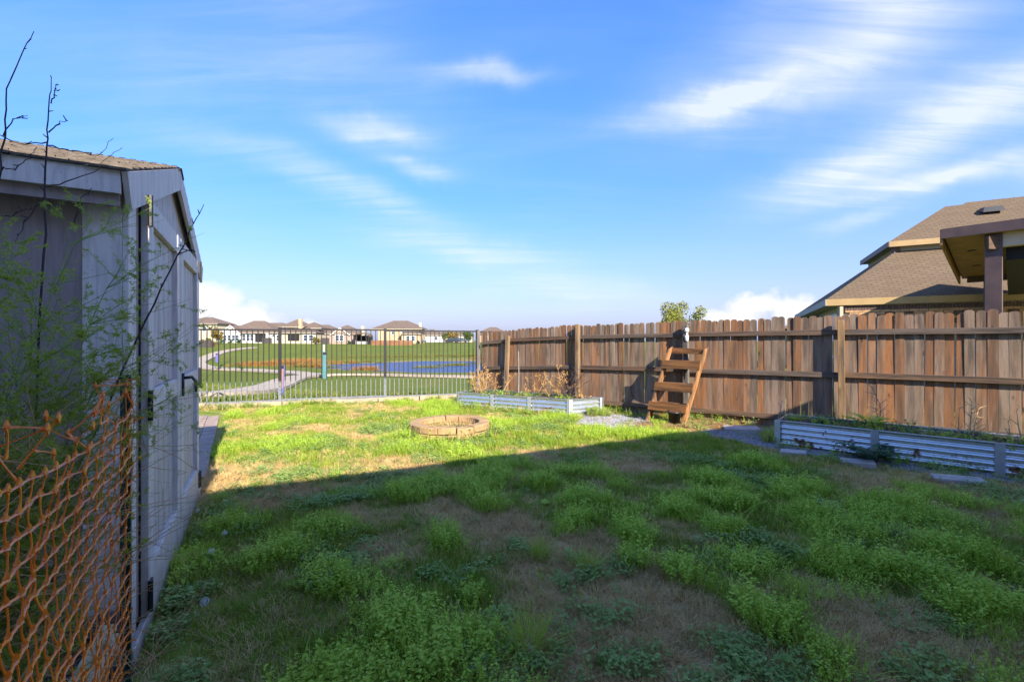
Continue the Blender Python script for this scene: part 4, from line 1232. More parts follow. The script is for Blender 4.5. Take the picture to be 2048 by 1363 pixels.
# own house behind the camera: its shade lies over the near lawn
OWN = empty('own_house', (0, 0, 0)); tag(OWN, 'house behind the viewer whose shade covers the near lawn', 'house')
ou, on = Vector((.896, .445)), Vector((-.445, .896))
SHN = 5.48; EH = 3.6
k_ = on.dot(SUN_H)*-1/math.tan(SUN_EL)
eave_n = SHN-EH*k_
cu_ = Vector((4.65, 8.42))+SUN_H*EH/math.tan(SUN_EL)
cuv = cu_.dot(ou)
def op(u, n): return (ou.x*u+on.x*n, ou.y*u+on.y*n)
MB().prism([op(-5.5, eave_n-.5), op(cuv-.5, eave_n-.5), op(cuv-.5, eave_n-10.5), op(-5.5, eave_n-10.5)], -.1, EH-.1).build('wall', 'stucco_warm', OWN)
hip('roof', 'roof_shingle', OWN, op(0, 0), ou, -on, -eave_n, -eave_n+11, -6, cuv, EH, .45)
WU = -.40; WHT = (6.45-eave_n)/k_  # unseen taller wing, added to keep the shed wall and eaves in shade
MB().prism([op(-5.45, eave_n-.45), op(WU-.3, eave_n-.45), op(WU-.3, eave_n-8), op(-5.45, eave_n-8)], EH-.2, WHT-.1).build('added_shade_wall', 'stucco_warm', OWN)
hip('added_shade_roof', 'roof_shingle', OWN, op(0, 0), ou, -on, -eave_n, -eave_n+8.5, -6, WU, WHT, .35)
for u in (-4, 0, 4, 8):
    for z in (1.0,):
        p = op(min(u, cuv-3), eave_n-.49); o = MB().box((0, 0, z+.7), (1.3, .06, 1.4)).build('window', 'window_glass', OWN); o.location = (p[0], p[1], 0); o.rotation_euler = (0, 0, math.atan2(ou.y, ou.x))

# ------------------------------------------------------------------ far houses across the park
def far_house(name, x, y, rz, parts, label):
    g = tz(x, y)-.1
    e = empty(name, (x, y, g), rz); tag(e, label, 'house', 'houses across the park')
    for it in parts:
        k = it[0]
        if k == 'wall':
            _, x0, x1, y0, y1, z0, z1, m = it; MB().box(((x0+x1)/2, (y0+y1)/2, (z0+z1)/2), (x1-x0, y1-y0, z1-z0)).build('wall', m, e)
        elif k == 'hip':
            _, x0, x1, y0, y1, z, p = it; hip('roof', 'roof_far', e, (0, 0), (1, 0), (0, 1), y0, y1, x0, x1, z, p)
            MB().box(((x0+x1)/2, y0+.0, z-.08), (x1-x0, .06, .14)).build('fascia', 'wall_cream', e)
        elif k == 'gable':          # gable facing the park
            _, x0, x1, y0, y1, z, h, m = it; xm = (x0+x1)/2
            MB().add([(x0, y0, z), (x1, y0, z), (xm, y0, z+h), (x0, y0+.1, z), (x1, y0+.1, z), (xm, y0+.1, z+h)], [(0, 1, 2), (5, 4, 3), (0, 3, 4, 1), (1, 4, 5, 2), (2, 5, 3, 0)]).build('gable', m, e)
            o = .35; t = .12
            for sx in (-1, 1):
                xe = xm+sx*(xm-x0+o); ze = z-o*h/(xm-x0)
                MB().hexa([(xm, y0-.3, z+h), (xe, y0-.3, ze), (xe, y1, ze), (xm, y1, z+h), (xm, y0-.3, z+h+t), (xe, y0-.3, ze+t), (xe, y1, ze+t), (xm, y1, z+h+t)]).build('roof', 'roof_far', e)
                MB().hexa([(xm, y0-.34, z+h-.1), (xe, y0-.34, ze-.1), (xe, y0-.305, ze-.1), (xm, y0-.305, z+h-.1), (xm, y0-.34, z+h+t), (xe, y0-.34, ze+t), (xe, y0-.305, ze+t), (xm, y0-.305, z+h+t)]).build('rake_board', 'trim_white', e)
        elif k == 'win':
            _, xs, y0, z0, z1, w = it
            for xx in xs:
                f = MB().box((xx, y0-.03, (z0+z1)/2), (w+.24, .06, z1-z0+.24)).build('window', 'trim_white', e)
                for s in (-1, 1):
                    MB().box((xx, y0-.05, (z0+z1)/2+s*(z1-z0)/4), (w, .05, (z1-z0)/2-.06)).build('pane', 'window_glass', f)
        elif k == 'open':           # flat dark panel, the shade of a patio opening painted on
            _, x0, x1, y0, z0, z1 = it; MB().box(((x0+x1)/2, y0-.02, (z0+z1)/2), (x1-x0, .04, z1-z0)).build('patio_shade_panel', 'dark_interior', e)
        elif k == 'col':
            _, xs, y0, z1, w, m = it
            for xx in xs: MB().box((xx, y0, z1/2), (w, w, z1)).build('column', m, e)
        elif k == 'chim':
            _, x0, y0, w, z0, z1, m = it; MB().box((x0, y0, (z0+z1)/2), (w, w, z1-z0)).build('chimney', m, e)
    return e
def px(u, Y): return (u-1024)/900*Y
Yh = 116
far_house('suburban_house', px(398, 128), 128, 0, [('wall', -5, 5, 0, 8, 0, 5.2, 'wall_cream'), ('hip', -5.6, 5.6, -.5, 8.5, 5.2, .45), ('win', (-2.5, 1.5), 0, 3, 4.4, 1.0)], 'cream two storey house furthest left beyond the park')
far_house('suburban_house', px(492, Yh), Yh, 0,
  [('wall', -6.3, -1.6, 0, 9, 0, 2.7, 'wall_white'), ('gable', -6.3, -1.6, 0, 6, 2.7, 1.9, 'wall_white'), ('wall', -1.6, 6.8, .8, 9, 0, 2.7, 'wall_white'), ('hip', -6.6, 7.0, .3, 11, 2.75, .62),
   ('win', (-5.4, -4.3, -3.2, -2.2), 0, .7, 2.1, .75), ('win', (-1.0, .1, 1.1), .8, .7, 2.3, .8), ('open', 1.9, 4.9, .8, .3, 2.5), ('col', (5.3,), .3, 2.7, .45, 'trim_white')], 'white house with a front gable and seven windows across the park')
far_house('suburban_house', px(588, Yh), Yh, 0,
  [('wall', -5.0, 5.6, 0, 9, 0, 2.9, 'wall_cream'), ('wall', -4.6, 1.2, 2.2, 9, 2.7, 4.5, 'wall_tan'), ('hip', -5.4, 6.0, -.5, 9.5, 2.9, .40), ('hip', -5.0, 1.8, 1.8, 9.4, 4.5, .62), ('hip', -1.0, 5.8, 3.0, 9.8, 4.2, .5), ('chim', .9, 1.7, .75, 0, 6.6, 'wall_tan'),
   ('open', -1.6, 1.4, 0, .8, 2.5), ('win', (-4.0, 3.0, 4.4), 0, .8, 2.3, 1.0), ('win', (-3.4,), 2.2, 3.2, 4.3, .8), ('win', (0,), 2.2, 3.6, 4.2, .9)], 'tan two storey house with a chimney across the park')
far_house('suburban_house', px(678, Yh), Yh, 0,
  [('wall', -3.0, 4.4, 0, 8, 0, 2.8, 'wall_brick_far'), ('gable', -1.8, 2.6, -.1, 5, 2.6, 1.6, 'wall_brick_far'), ('hip', -3.6, 4.9, -.4, 8.6, 2.8, .55), ('win', (-.4, .7), -.14, .9, 2.3, .9), ('chim', 5.2, 3, .8, 0, 4.8, 'wall_cream')], 'brown brick house with one gable across the park')
ph = empty('arched_pergola', (px(723, 114), 114, tz(px(723, 114), 114)-.1)); tag(ph, 'dark arched patio pergola beside the brick house across the park', 'pergola')
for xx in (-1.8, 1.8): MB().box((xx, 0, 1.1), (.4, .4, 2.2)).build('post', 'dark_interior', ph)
arch = MB()
for k in range(9):
    t0, t1 = math.pi*k/9, math.pi*(k+1)/9
    a, b = (-2.1*math.cos(t0), 2.0+.75*math.sin(t0)), (-2.1*math.cos(t1), 2.0+.75*math.sin(t1))
    arch.hexa([(a[0], -.2, a[1]), (b[0], -.2, b[1]), (b[0], 2.6, b[1]), (a[0], 2.6, a[1]), (a[0], -.2, a[1]+.3), (b[0], -.2, b[1]+.3), (b[0], 2.6, b[1]+.3), (a[0], 2.6, a[1]+.3)])
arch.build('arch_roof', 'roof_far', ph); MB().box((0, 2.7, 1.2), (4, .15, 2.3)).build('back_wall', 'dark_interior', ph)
MB().box((0, .6, .5), (2.6, .9, .7)).build('counter', 'wall_grey', ph)
far_house('suburban_house', px(795, 122), 122, 0,
  [('wall', -5.2, 5.6, 0, 9, 0, 4.1, 'wall_tan'), ('wall', 1.5, 6.4, -1.6, 0, 0, 2.7, 'wall_tan'), ('hip', -7.2, 6.8, -.5, 9.5, 4.1, .48), ('hip', 1.1, 6.8, -2, 3, 2.7, .5), ('win', (-1.2, 1.6, 3.6), 0, 2.6, 3.8, .8), ('chim', 5.4, 4, .7, 0, 6.0, 'wall_cream'), ('win', (3.2, 4.6), -1.6, .8, 2.1, .9)], 'tan two storey house with a wide roof behind the orange board fence')
for i, (u, Y, w, m, lab) in enumerate([(860, 165, 9, 'wall_white', 'low white house just right of the orange board fence'), (888, 172, 7, 'wall_brick_far', 'low brown house between the two far trees'), (925, 168, 7, 'wall_cream', 'low cream house near the end of the iron fence')]):
    far_house('suburban_house', px(u, Y), Y, 0, [('wall', -w/2, w/2, 0, 8, 0, 2.7, m), ('hip', -w/2-.5, w/2+.5, -.4, 8.5, 2.7, .5), ('win', (-w/4, w/4), 0, .9, 2.2, 1.0)], lab)
far_house('suburban_house', px(985, 150), 150, 0, [('wall', -5, 5, 0, 8, 0, 3.0, 'wall_tan'), ('hip', -5.6, 5.6, -.5, 8.6, 3.0, .5)], 'brown roofed house peeping over the left end of the wooden fence')
far_house('suburban_house', px(540, 134), 134, 0, [('wall', -6, 6, 0, 8, 0, 3.4, 'wall_tan'), ('hip', -6.5, 6.5, -.5, 8.6, 3.4, .55)], 'tan house behind the gap between the white and chimney houses')
far_house('suburban_house', px(640, 136), 136, 0, [('wall', -5, 5, 0, 8, 0, 3.2, 'wall_grey'), ('hip', -5.5, 5.5, -.5, 8.6, 3.2, .5)], 'grey house behind the gap right of the chimney house')
far_house('suburban_house', px(440, 134), 134, 0, [('wall', -5, 5, 0, 8, 0, 3.2, 'wall_tan'), ('hip', -5.8, 5.8, -.5, 8.6, 3.2, .5)], 'low tan house behind the round yellow tree at far left')
# board fences between them
def board_fence(name, x0, x1, y, h, mat, label, w=.28):
    c = (x0+x1)/2; e = empty(name, (c, y, tz(c, y)-.06)); tag(e, label, 'fence', 'board fences across the park')
    me = MB().box((0, 0, h/2), (w-.02, .04, h)).mesh('board', mat); n = int((x1-x0)/w)
    for k in range(n): link('board', me, e, loc=(x0-c+w*(k+.5), 0, random.uniform(-.03, .02)), rot=(0, 0, random.uniform(-.05, .05)))
    for z in (.4, h-.4): MB().box((0, .06, z), (x1-x0, .06, .1)).build('rail', mat, e)
board_fence('board_fence', px(742, 110), px(825, 110), 110, 1.25, 'far_fence_wood', 'orange brown board fence before the wide roofed house')
board_fence('board_fence', px(384, 96), px(424, 96), 96, 1.6, 'dark_fence_wood', 'dark grey board fence below the cream house')
board_fence('board_fence', px(524, 115), px(545, 115), 115, 1.5, 'dark_fence_wood', 'short dark board fence beside the white house')
board_fence('board_fence', px(641, 115), px(660, 115), 115, 1.6, 'dark_fence_wood', 'short dark board fence left of the brick house')
# parked cars far right
def far_car(u, Y, mat, label):
    x = px(u, Y); e = empty('parked_car', (x, Y, tz(x, Y))); tag(e, label, 'car', 'cars parked across the park')
    b = [(-2.2, .35), (2.2, .35), (2.25, .8), (1.5, .95), (1.0, 1.45), (-.9, 1.48), (-1.6, .98), (-2.25, .85)]
    n = len(b)
    MB().add([(p[0], -.85, p[1]) for p in b]+[(p[0], .85, p[1]) for p in b], [tuple(range(n)), tuple(range(n, 2*n))[::-1]]+[(i, n+i, n+(i+1) % n, (i+1) % n) for i in range(n)]).build('body', mat, e, bevel=.08)
    MB().box((-.2, -.86, 1.18), (1.9, .02, .36)).build('window', 'window_glass', e)
    for xx in (-1.35, 1.35):
        w = MB().lathe([(.0001, -.1), (.33, -.1), (.33, .1), (.0001, .1)], 14).build('wheel', 'black_plastic', e); w.location = (xx, -.78, .33); w.rotation_euler = (R(90), 0, 0)
far_car(835, 126, 'car_paint_grey', 'grey car parked right of the orange board fence')
far_car(905, 130, 'car_paint_dark', 'dark blue car, left of the two parked by the far trees')
far_car(922, 131, 'car_paint_grey', 'grey car, right of the two parked by the far trees')

# ------------------------------------------------------------------ trees and shrubs built of leaf faces
def leaf_cloud(n, centres, size, rr):
    """centres: (x, y, z, r); returns quads spread through the clumps"""
    c = np.array(centres); w = c[:, 3]**2.2; idx = rr.choice(len(c), n, p=w/w.sum())
    d = rr.normal(size=(n, 3)); d /= np.linalg.norm(d, axis=1)[:, None]
    rad = rr.random(n)**(1/2.2)
    P = c[idx, :3]+d*(c[idx, 3]*rad)[:, None]
    a = rr.normal(size=(n, 3)); a /= np.linalg.norm(a, axis=1)[:, None]
    b = np.cross(a, rr.normal(size=(n, 3))); b /= np.linalg.norm(b, axis=1)[:, None]
    s = (size*rr.uniform(.6, 1.3, n))[:, None]
    V = np.stack([P-a*s, P+b*s*.45, P+a*s, P-b*s*.45], 1).reshape(-1, 3)
    F = np.arange(n*4).reshape(n, 4)
    return V, F
def tree(name, x, y, h, r, mat, label, group=None, n=2500, leaf=.12, trunk=True, seed=0, clumps=16, cat='tree'):
    rr = np.random.default_rng(seed); z = tz(x, y)
    e = empty(name, (x, y, z-.05)); tag(e, label, cat, group)
    zc0 = h*.62 if trunk else h*.5; cs = []
    for k in range(clumps):
        d = rr.normal(size=3); d /= np.linalg.norm(d); q = rr.uniform(.35, .95)
        cs.append((d[0]*r*q, d[1]*r*q, zc0+d[2]*h*(.36 if trunk else .42)*q, r*rr.uniform(.22, .42)))
    V_, F_ = leaf_cloud(n, cs, leaf, rr)
    V_[:, 2] = np.maximum(V_[:, 2], .05)
    link('crown', npmesh('crown', V_, F_, mat), e)
    m = MB(); m.tube([(0, 0, 0), (.02*h, 0, h*.25), (0, .01*h, h*.5)], [h*.03, h*.024, h*.015], 7)
    for c in cs[:7]: m.tube([(0, 0, h*.25), (c[0]*.5, c[1]*.5, (c[2]+h*.25)/2+.1), (c[0], c[1], c[2])], [h*.012, h*.008, h*.003], 4)
    m.build('trunk', 'bark', e)
    return e
TG = 'trees and shrubs across the park'
tree('round_tree', px(433, 108), 108, 3.6, 1.5, 'autumn_leaf', 'yellow green tree left of the white house across the park', TG, leaf=.2, seed=1)
tree('shrub', px(412, 104), 104, 1.6, 1.3, 'autumn_leaf', 'brownish low shrub above the dark board fence at far left', TG, 900, .18, False, 2, cat='shrub')
tree('shrub', px(424, 99), 99, 1.3, .8, 'red_leaf', 'small red leaved shrub at the end of the dark board fence', TG, 800, .14, False, 3, cat='shrub')
tree('shrub', px(632, 112), 112, 2.0, 1.1, 'autumn_leaf', 'yellow green shrub right of the chimney house', TG, 1000, .18, False, 4, cat='shrub')
tree('upright_tree', px(889, 124), 124, 3.6, .9, 'tree_leaf', 'narrow dark green tree among the distant low houses', TG, 1500, .2, True, 5)
tree('round_tree', px(932, 134), 134, 3.4, 1.9, 'tree_leaf', 'broad green tree near the right end of the iron fence', TG, 1800, .25, True, 6)
tree('round_tree', px(905, 158), 158, 4.0, 2.6, 'autumn_leaf', 'pale brownish tree behind the distant parked cars', TG, 1800, .3, True, 7)
for i, (u, Y, lab) in enumerate([(446, 114.6, 'dark round bush at the left corner of the white house'), (461, 114.4, 'dark round bush under the gable windows of the white house'), (478, 115, 'dark round bush between gable and patio of the white house'), (700, 115, 'low dark bush at the right end of the brick house'), (836, 120, 'low dark bush behind the grey parked car')]):
    tree('bush', px(u, Y), Y, 1.1, .65, 'dark_weed', lab, TG, 500, .14, False, 20+i, 8, cat='bush')
# leafy tree showing over the wooden fence
tree('leafy_tree', px(1366, 13.5), 13.5, 2.95, .72, 'bushy_leaf', 'bushy yellow green tree top above the wooden fence', None, 9000, .04, True, 31, 30)
tt = MB(); r_ = random.Random(4)
for k in range(26):
    a = Vector((px(1366, 13.5)+r_.uniform(-.6, .5), 13.5+r_.uniform(-.3, .3), 1.9)); b = a+Vector((r_.uniform(-.25, .2), 0, r_.uniform(.3, .85)))
    tt.tube([a, a.lerp(b, .5)+Vector((r_.uniform(-.04, .04), 0, 0)), b], [.008, .005, .002], 4)
o = tt.build('trunk', 'bark', [q for q in col.objects if q.name == 'leafy_tree'][0]); o.matrix_parent_inverse = Matrix.Translation(-Vector(o.parent.location))

# ------------------------------------------------------------------ park marker posts
def marker(x, y, h, w, d, front, side, label, tilt=0):
    e = empty('marker_post', (x, y, tz(x, y)-.03)); e.rotation_euler = (0, tilt, R(28)); tag(e, label, 'marker', 'marker posts in the park')
    MB().hexa([(-w/2, 0, 0), (w/2, 0, 0), (w/2, d, 0), (-w/2, d, 0), (-w/2, 0, h), (w/2, 0, h-.05), (w/2, d, h-.05), (-w/2, d, h)]).build('post_body', side, e)
    MB().box((-.012, -.009, h*.55), (w*.78, .016, h*.62)).build('sign_face', front, e)
    MB().box((-.012, -.009, h*.92), (w*.78, .016, h*.09)).build('sign_head', 'dark_interior', e)
    return e
marker(-7.98, 15.5, 1.1, .17, .09, 'marker_brown', 'marker_blue', 'leaning brown and blue marker post just beyond the iron fence', R(3))
marker(-12.9, 31.0, 1.9, .27, .2, 'marker_teal', 'marker_teal', 'tall teal marker post beside the concrete walk')
o = [q for q in col.objects if q.name.startswith('marker_post')][-1]
MB().box((-.05, .08, 2.1), (.10, .08, .5)).build('white_tip', 'trim_white', o)
marker(-41.1, 62.7, 1.25, .35, .2, 'marker_blue', 'marker_blue', 'small blue marker post by the climbing walk at left')

# ------------------------------------------------------------------ ground cover: grass, weeds, straw, gravel, reeds
protos = bpy.data.collections.new('plant_prototypes')
def blades(n, hmin, hmax, w, spread, lean, rr, segs=2, curl=.5):
    V, F = [], []
    for _ in range(n):
        a = rr.uniform(0, 2*math.pi); r = spread*math.sqrt(rr.random()); b = Vector((r*math.cos(a), r*math.sin(a), 0))
        h = rr.uniform(hmin, hmax); az = a+rr.gauss(0, .9); ln = abs(rr.gauss(0, lean))
        d = Vector((math.cos(az)*ln, math.sin(az)*ln, 1)).normalized(); s = Vector((-math.sin(az), math.cos(az), 0))*w/2
        drop = Vector((math.cos(az), math.sin(az), -.5))*h*curl*rr.random()
        o = len(V)
        for k in range(segs):
            t = k/segs; p = b+d*h*t+drop*t*t; ww = 1-.55*t
            V += [p-s*ww, p+s*ww]
        V.append(b+d*h+drop)
        for k in range(segs-1): F.append((o+2*k, o+2*k+1, o+2*k+3, o+2*k+2))
        F.append((o+2*segs-2, o+2*segs-1, o+2*segs))
    return V, F
def leafy(nst, hmin, hmax, spread, leaf, per, rr, aspect=.6, flat=.4):
    V, F = [], []
    for _ in range(nst):
        a = rr.uniform(0, 2*math.pi); r = spread*math.sqrt(rr.random()); b = Vector((r*math.cos(a), r*math.sin(a), 0)); h = rr.uniform(hmin, hmax)
        d = Vector((math.cos(a)*rr.random()*.6, math.sin(a)*rr.random()*.6, 1)).normalized()
        s = Vector((.0012, 0, 0)); o = len(V); V += [b-s, b+s, b+d*h]; F.append((o, o+1, o+2))
        for k in range(per):
            t = .3+.7*(k+rr.random())/per; p = b+d*h*t; az = rr.uniform(0, 2*math.pi); L = leaf*rr.uniform(.6, 1.25)
            x = Vector((math.cos(az), math.sin(az), rr.uniform(-flat*.4, flat*1.2))).normalized(); y = Vector((-math.sin(az), math.cos(az), rr.uniform(-.3, .3)))*L*aspect/2
            up = Vector((0, 0, L*.12))
            o = len(V); V += [p, p+x*L*.5+y+up, p+x*L, p+x*L*.5-y+up]; F.append((o, o+1, o+2, o+3))
    return V, F
def lobed(n, spread, size, rr):
    """low weed: each leaf a small fan of three lobes on a short stalk"""
    V, F = [], []
    for _ in range(n):
        a = rr.uniform(0, 2*math.pi); r = spread*math.sqrt(rr.random()); h = rr.uniform(.02, .065)
        b = Vector((r*math.cos(a), r*math.sin(a), h)); L = size*rr.uniform(.6, 1.2); az = rr.uniform(0, 2*math.pi)
        tilt = Vector((rr.gauss(0, .3), rr.gauss(0, .3), 1)).normalized()
        o0 = len(V); V += [b+Vector((-.001, 0, -h)), b+Vector((.001, 0, -h)), b]; F.append((o0, o0+1, o0+2))
        for k in range(3):
            t = az+(k-1)*.95; x = Vector((math.cos(t), math.sin(t), 0)); x = (x-tilt*x.dot(tilt)).normalized(); y = tilt.cross(x)
            l = L*(1 if k == 1 else .8); o = len(V)
            V += [b, b+x*l*.55+y*l*.28-tilt*l*.03, b+x*l*.95+y*l*.12, b+x*l*.95-y*l*.12, b+x*l*.55-y*l*.28-tilt*l*.03]; F.append((o, o+1, o+2, o+3, o+4))
    return V, F
def proto(name, VF, mat, c):
    me = bpy.data.meshes.new(name); me.from_pydata([tuple(v) for v in VF[0]], [], VF[1]); me.materials.append(MATS[mat]); me.update()
    o = bpy.data.objects.new(name, me); c.objects.link(o); return o
def scatter(name, pts, scl, kinds, label, tilt=.15, extra=None):
    """one ground-cover object: points with instances of a few plant meshes"""
    c = bpy.data.collections.new(name+'_kinds')
    for k, (vf, mat) in enumerate(kinds): proto('%s_kind_%d' % (name, k), vf, mat, c)
    n = len(pts); me = bpy.data.meshes.new(name)
    me.vertices.add(n); me.vertices.foreach_set('co', np.asarray(pts, np.float32).ravel())
    rot = np.stack([rng.normal(0, tilt, n), rng.normal(0, tilt, n), rng.uniform(0, 2*np.pi, n)], 1).astype(np.float32)
    a = me.attributes.new('rot', 'FLOAT_VECTOR', 'POINT'); a.data.foreach_set('vector', rot.ravel())
    a = me.attributes.new('scl', 'FLOAT', 'POINT'); a.data.foreach_set('value', np.asarray(scl, np.float32))
    a = me.attributes.new('idx', 'INT', 'POINT'); a.data.foreach_set('value', rng.integers(0, len(kinds), n).astype(np.int32))
    me.update()
    o = link(name, me)
    ng = bpy.data.node_groups.new(name, 'GeometryNodeTree')
    ng.interface.new_socket('Geometry', in_out='INPUT', socket_type='NodeSocketGeometry'); ng.interface.new_socket('Geometry', in_out='OUTPUT', socket_type='NodeSocketGeometry')
    N = ng.nodes; gi, go = N.new('NodeGroupInput'), N.new('NodeGroupOutput')
    ip = N.new('GeometryNodeInstanceOnPoints'); ci = N.new('GeometryNodeCollectionInfo')
    ci.inputs['Collection'].default_value = c; ci.inputs['Separate Children'].default_value = True; ci.inputs['Reset Children'].default_value = True
    def na(nm, t):
        q = N.new('GeometryNodeInputNamedAttribute'); q.data_type = t; q.inputs['Name'].default_value = nm
        return [s for s in q.outputs if s.enabled][0] if False else q.outputs[0]
    ip.inputs['Pick Instance'].default_value = True
    L = ng.links
    e2r = N.new('FunctionNodeEulerToRotation')
    L.new(gi.outputs[0], ip.inputs['Points']); L.new(ci.outputs[0], ip.inputs['Instance'])
    L.new(na('idx', 'INT'), ip.inputs['Instance Index']); L.new(na('rot', 'FLOAT_VECTOR'), e2r.inputs[0]); L.new(e2r.outputs[0], ip.inputs['Rotation']); L.new(na('scl', 'FLOAT'), ip.inputs['Scale'])
    L.new(ip.outputs[0], go.inputs[0])
    md = o.modifiers.new('scatter', 'NODES'); md.node_group = ng
    tag(o, label, kind='stuff')
    return o
# yard outline: keep plants off shed, pavers, pit, beds, gravel
WFa, WFu = np.array([5.42, 7.38]), np.array([-.79, .614])
GRAV = [[(1.15, 8.35), (1.95, 7.75), (2.55, 8.05), (2.75, 9.0), (2.2, 9.55), (1.5, 9.3)], [(3.15, 7.35), (3.75, 6.35), (4.0, 6.45), (4.55, 7.9), (4.05, 8.3), (3.4, 8.1)], [(3.75, 6.3), (4.1, 6.0), (6.3, 4.05), (6.5, 4.2), (4.1, 6.55)]]
def inside(poly, x, y):
    ins = np.zeros(np.shape(x), bool)
    for i in range(len(poly)):
        a, b = poly[i], poly[(i+1) % len(poly)]
        ins ^= ((a[1] > y) != (b[1] > y)) & (x < (b[0]-a[0])*(y-a[1])/(b[1]-a[1]+1e-12)+a[0])
    return ins
def yard_points(n, x0=-6.6, x1=7.2, y0=1.0, y1=12.6):
    x = rng.uniform(x0, x1, n); y = rng.uniform(y0, y1, n)
    e = (x-FA[0])*FN[0]+(y-FA[1])*FN[1]
    ok = e < -.70
    sx, sy = x+1.82, y-2.10
    la = sx*-.491+sy*.871; lb = sx*-.871+sy*-.491
    ok &= ~((la > -1.4) & (la < 2.95) & (lb > -.05))            # shed and the mulch beside it
    ok &= ~((lb > -.02) & (la >= 2.9))                           # pavers
    wn_ = (x-WFa[0])*.614+(y-WFa[1])*.79
    ok &= wn_ < -.03
    ok &= np.hypot(x+1.04, y-7.53) > .67
    for q in (BQ1, BQ2):
        cq = np.mean(np.array(q), 0); dq = np.array(q)-cq; ln = np.linalg.norm(dq, axis=1)[:, None]
        ok &= ~inside([tuple(v) for v in cq+dq*(1+.20/ln)], x, y)
    ok &= np.abs(x) < 1.30*y+.4
    return x[ok], y[ok]
def gravelly(x, y): return inside(GRAV[0], x, y) | inside(GRAV[1], x, y) | inside(GRAV[2], x, y)
def thin(x, y, p):
    k = rng.random(len(x)) < p
    return x[k], y[k]
rr = random.Random(2)
# --- fine lawn grass
area = 13.8*11.6
x, y = yard_points(int(area*850)); d = dryness(x, y); g = gravelly(x, y)
lod = np.where(y < 5.2, 1.0, .55)
x, y = thin(x, y, np.clip(1.0-1.0*d, .03, 1)*lod*np.where(g, .05, 1)*(.12+.88*sstep(.36, .62, fbm(x, y, 3.0))))
sc_ = (.6+.8*fbm(x+5, y, 1.6))*rng.uniform(.7, 1.2, len(x))*np.where(y > 5.2, 1.15, 1)*(1-.45*dryness(x, y))
scatter('lawn_grass', np.stack([x, y, terrain(x, y)-.004], 1), sc_, [(blades(20, .03, .085, .0048, .05, .6, rr), 'grass_blade') for _ in range(3)], 'short green lawn grass covering the yard')
# --- dry straw-coloured grass
x, y = yard_points(int(area*900)); d = dryness(x, y)
x, y = thin(x, y, np.clip(.30+.8*d, 0, 1)*np.where(y < 5.2, 1, .5)*np.where(gravelly(x, y), .15, 1))
scatter('dry_grass', np.stack([x, y, terrain(x, y)-.003], 1), rng.uniform(.7, 1.25, len(x)), [(blades(26, .03, .065, .0032, .055, 1.6, rr, 2, .7), 'dry_blade') for _ in range(3)], 'dry straw coloured grass in the bare patches', .25)
# --- lush chickweed cushions
x, y = yard_points(int(area*620)); p = np.clip(patch(LUSH, x, y, 1.05)*1.5-.35, 0, 1)
p = np.maximum(p, sstep(.55, .66, fbm(x+77, y+13, 1.15))*.8*(1-patch(DRY, x, y)))
edge = p.copy(); k = rng.random(len(x)) < p*np.where(gravelly(x, y), .03, 1)*np.where(y < 5.2, 1, .6)
x, y, edge = x[k], y[k], edge[k]
scatter('chickweed', np.stack([x, y, terrain(x, y)-.004], 1), (.42+.88*edge)*rng.uniform(.7, 1.3, len(x)), [(leafy(9, .06, .135, .05, .016, 9, rr), 'lush_leaf') for _ in range(2)]+[(blades(20, .06, .13, .0048, .05, .45, rr), 'lush_leaf'), (blades(16, .07, .17, .005, .06, .6, rr, 3, .6), 'tall_blade')], 'bright green leafy chickweed cushions in the lawn')
# --- low broad leaved weeds, bluish
x, y = yard_points(int(area*420)); p = np.clip(patch(BROAD, x, y, 1.1)*1.5-.4, 0, 1)
p = np.maximum(p, sstep(.56, .70, fbm(x-31, y+57, 1.5))*.3)
x, y = thin(x, y, p*np.where(gravelly(x, y), .06, 1)*np.where(y < 5.2, 1, .7))
scatter('broadleaf_weeds', np.stack([x, y, terrain(x, y)], 1), rng.uniform(.7, 1.25, len(x)), [(lobed(30, .07, .019, rr), 'broad_leaf') for _ in range(3)], 'low bluish broad leaved weeds in the lawn')
# --- taller weeds hugging beds, pit, edging and fence
def ring_pts(n):
    X, Y = [], []
    for q, m in ((BQ1, n), (BQ2, n//3)):
        for k in (0, 1, 3):
            a, b = np.array(q[k]), np.array(q[(k+1) % 4]); t = rng.random(m); d = (b-a)/np.linalg.norm(b-a); nn = np.array([d[1], -d[0]])
            o = np.abs(rng.normal(0, .13, m))+.04
            X.append(a[0]+(b-a)[0]*t+nn[0]*o); Y.append(a[1]+(b-a)[1]*t+nn[1]*o)
    th = rng.uniform(0, 2*np.pi, n); r = .70+np.abs(rng.normal(0, .1, n)); X.append(-1.04+r*np.cos(th)); Y.append(7.53+r*np.sin(th))
    t = rng.uniform(-2.9, 4.4, n*2); o = .74+np.abs(rng.normal(0, .1, n*2)); X.append(FA[0]+FD[0]*t-FN[0]*o); Y.append(FA[1]+FD[1]*t-FN[1]*o)
    t = rng.uniform(-.5, 7.6, n); o = -.05-np.abs(rng.normal(0, .12, n)); X.append(WFa[0]+WFu[0]*t+.614*o); Y.append(WFa[1]+WFu[1]*t+.79*o)
    return np.concatenate(X), np.concatenate(Y)
x, y = ring_pts(230)
ok = fbm(x, y, 1.3) > .43; x, y = x[ok], y[ok]
scatter('edge_weeds', np.stack([x, y, terrain(x, y)-.01], 1), rng.uniform(.7, 1.4, len(x)), [(leafy(7, .08, .19, .06, .026, 9, rr), 'broad_leaf'), (leafy(7, .1, .2, .06, .02, 9, rr), 'lush_leaf'), (blades(16, .08, .2, .004, .06, .5, rr), 'dry_blade')], 'weeds along the edges of beds, fire pit and fence')
x, y = yard_points(900); x, y = thin(x, y, .8)
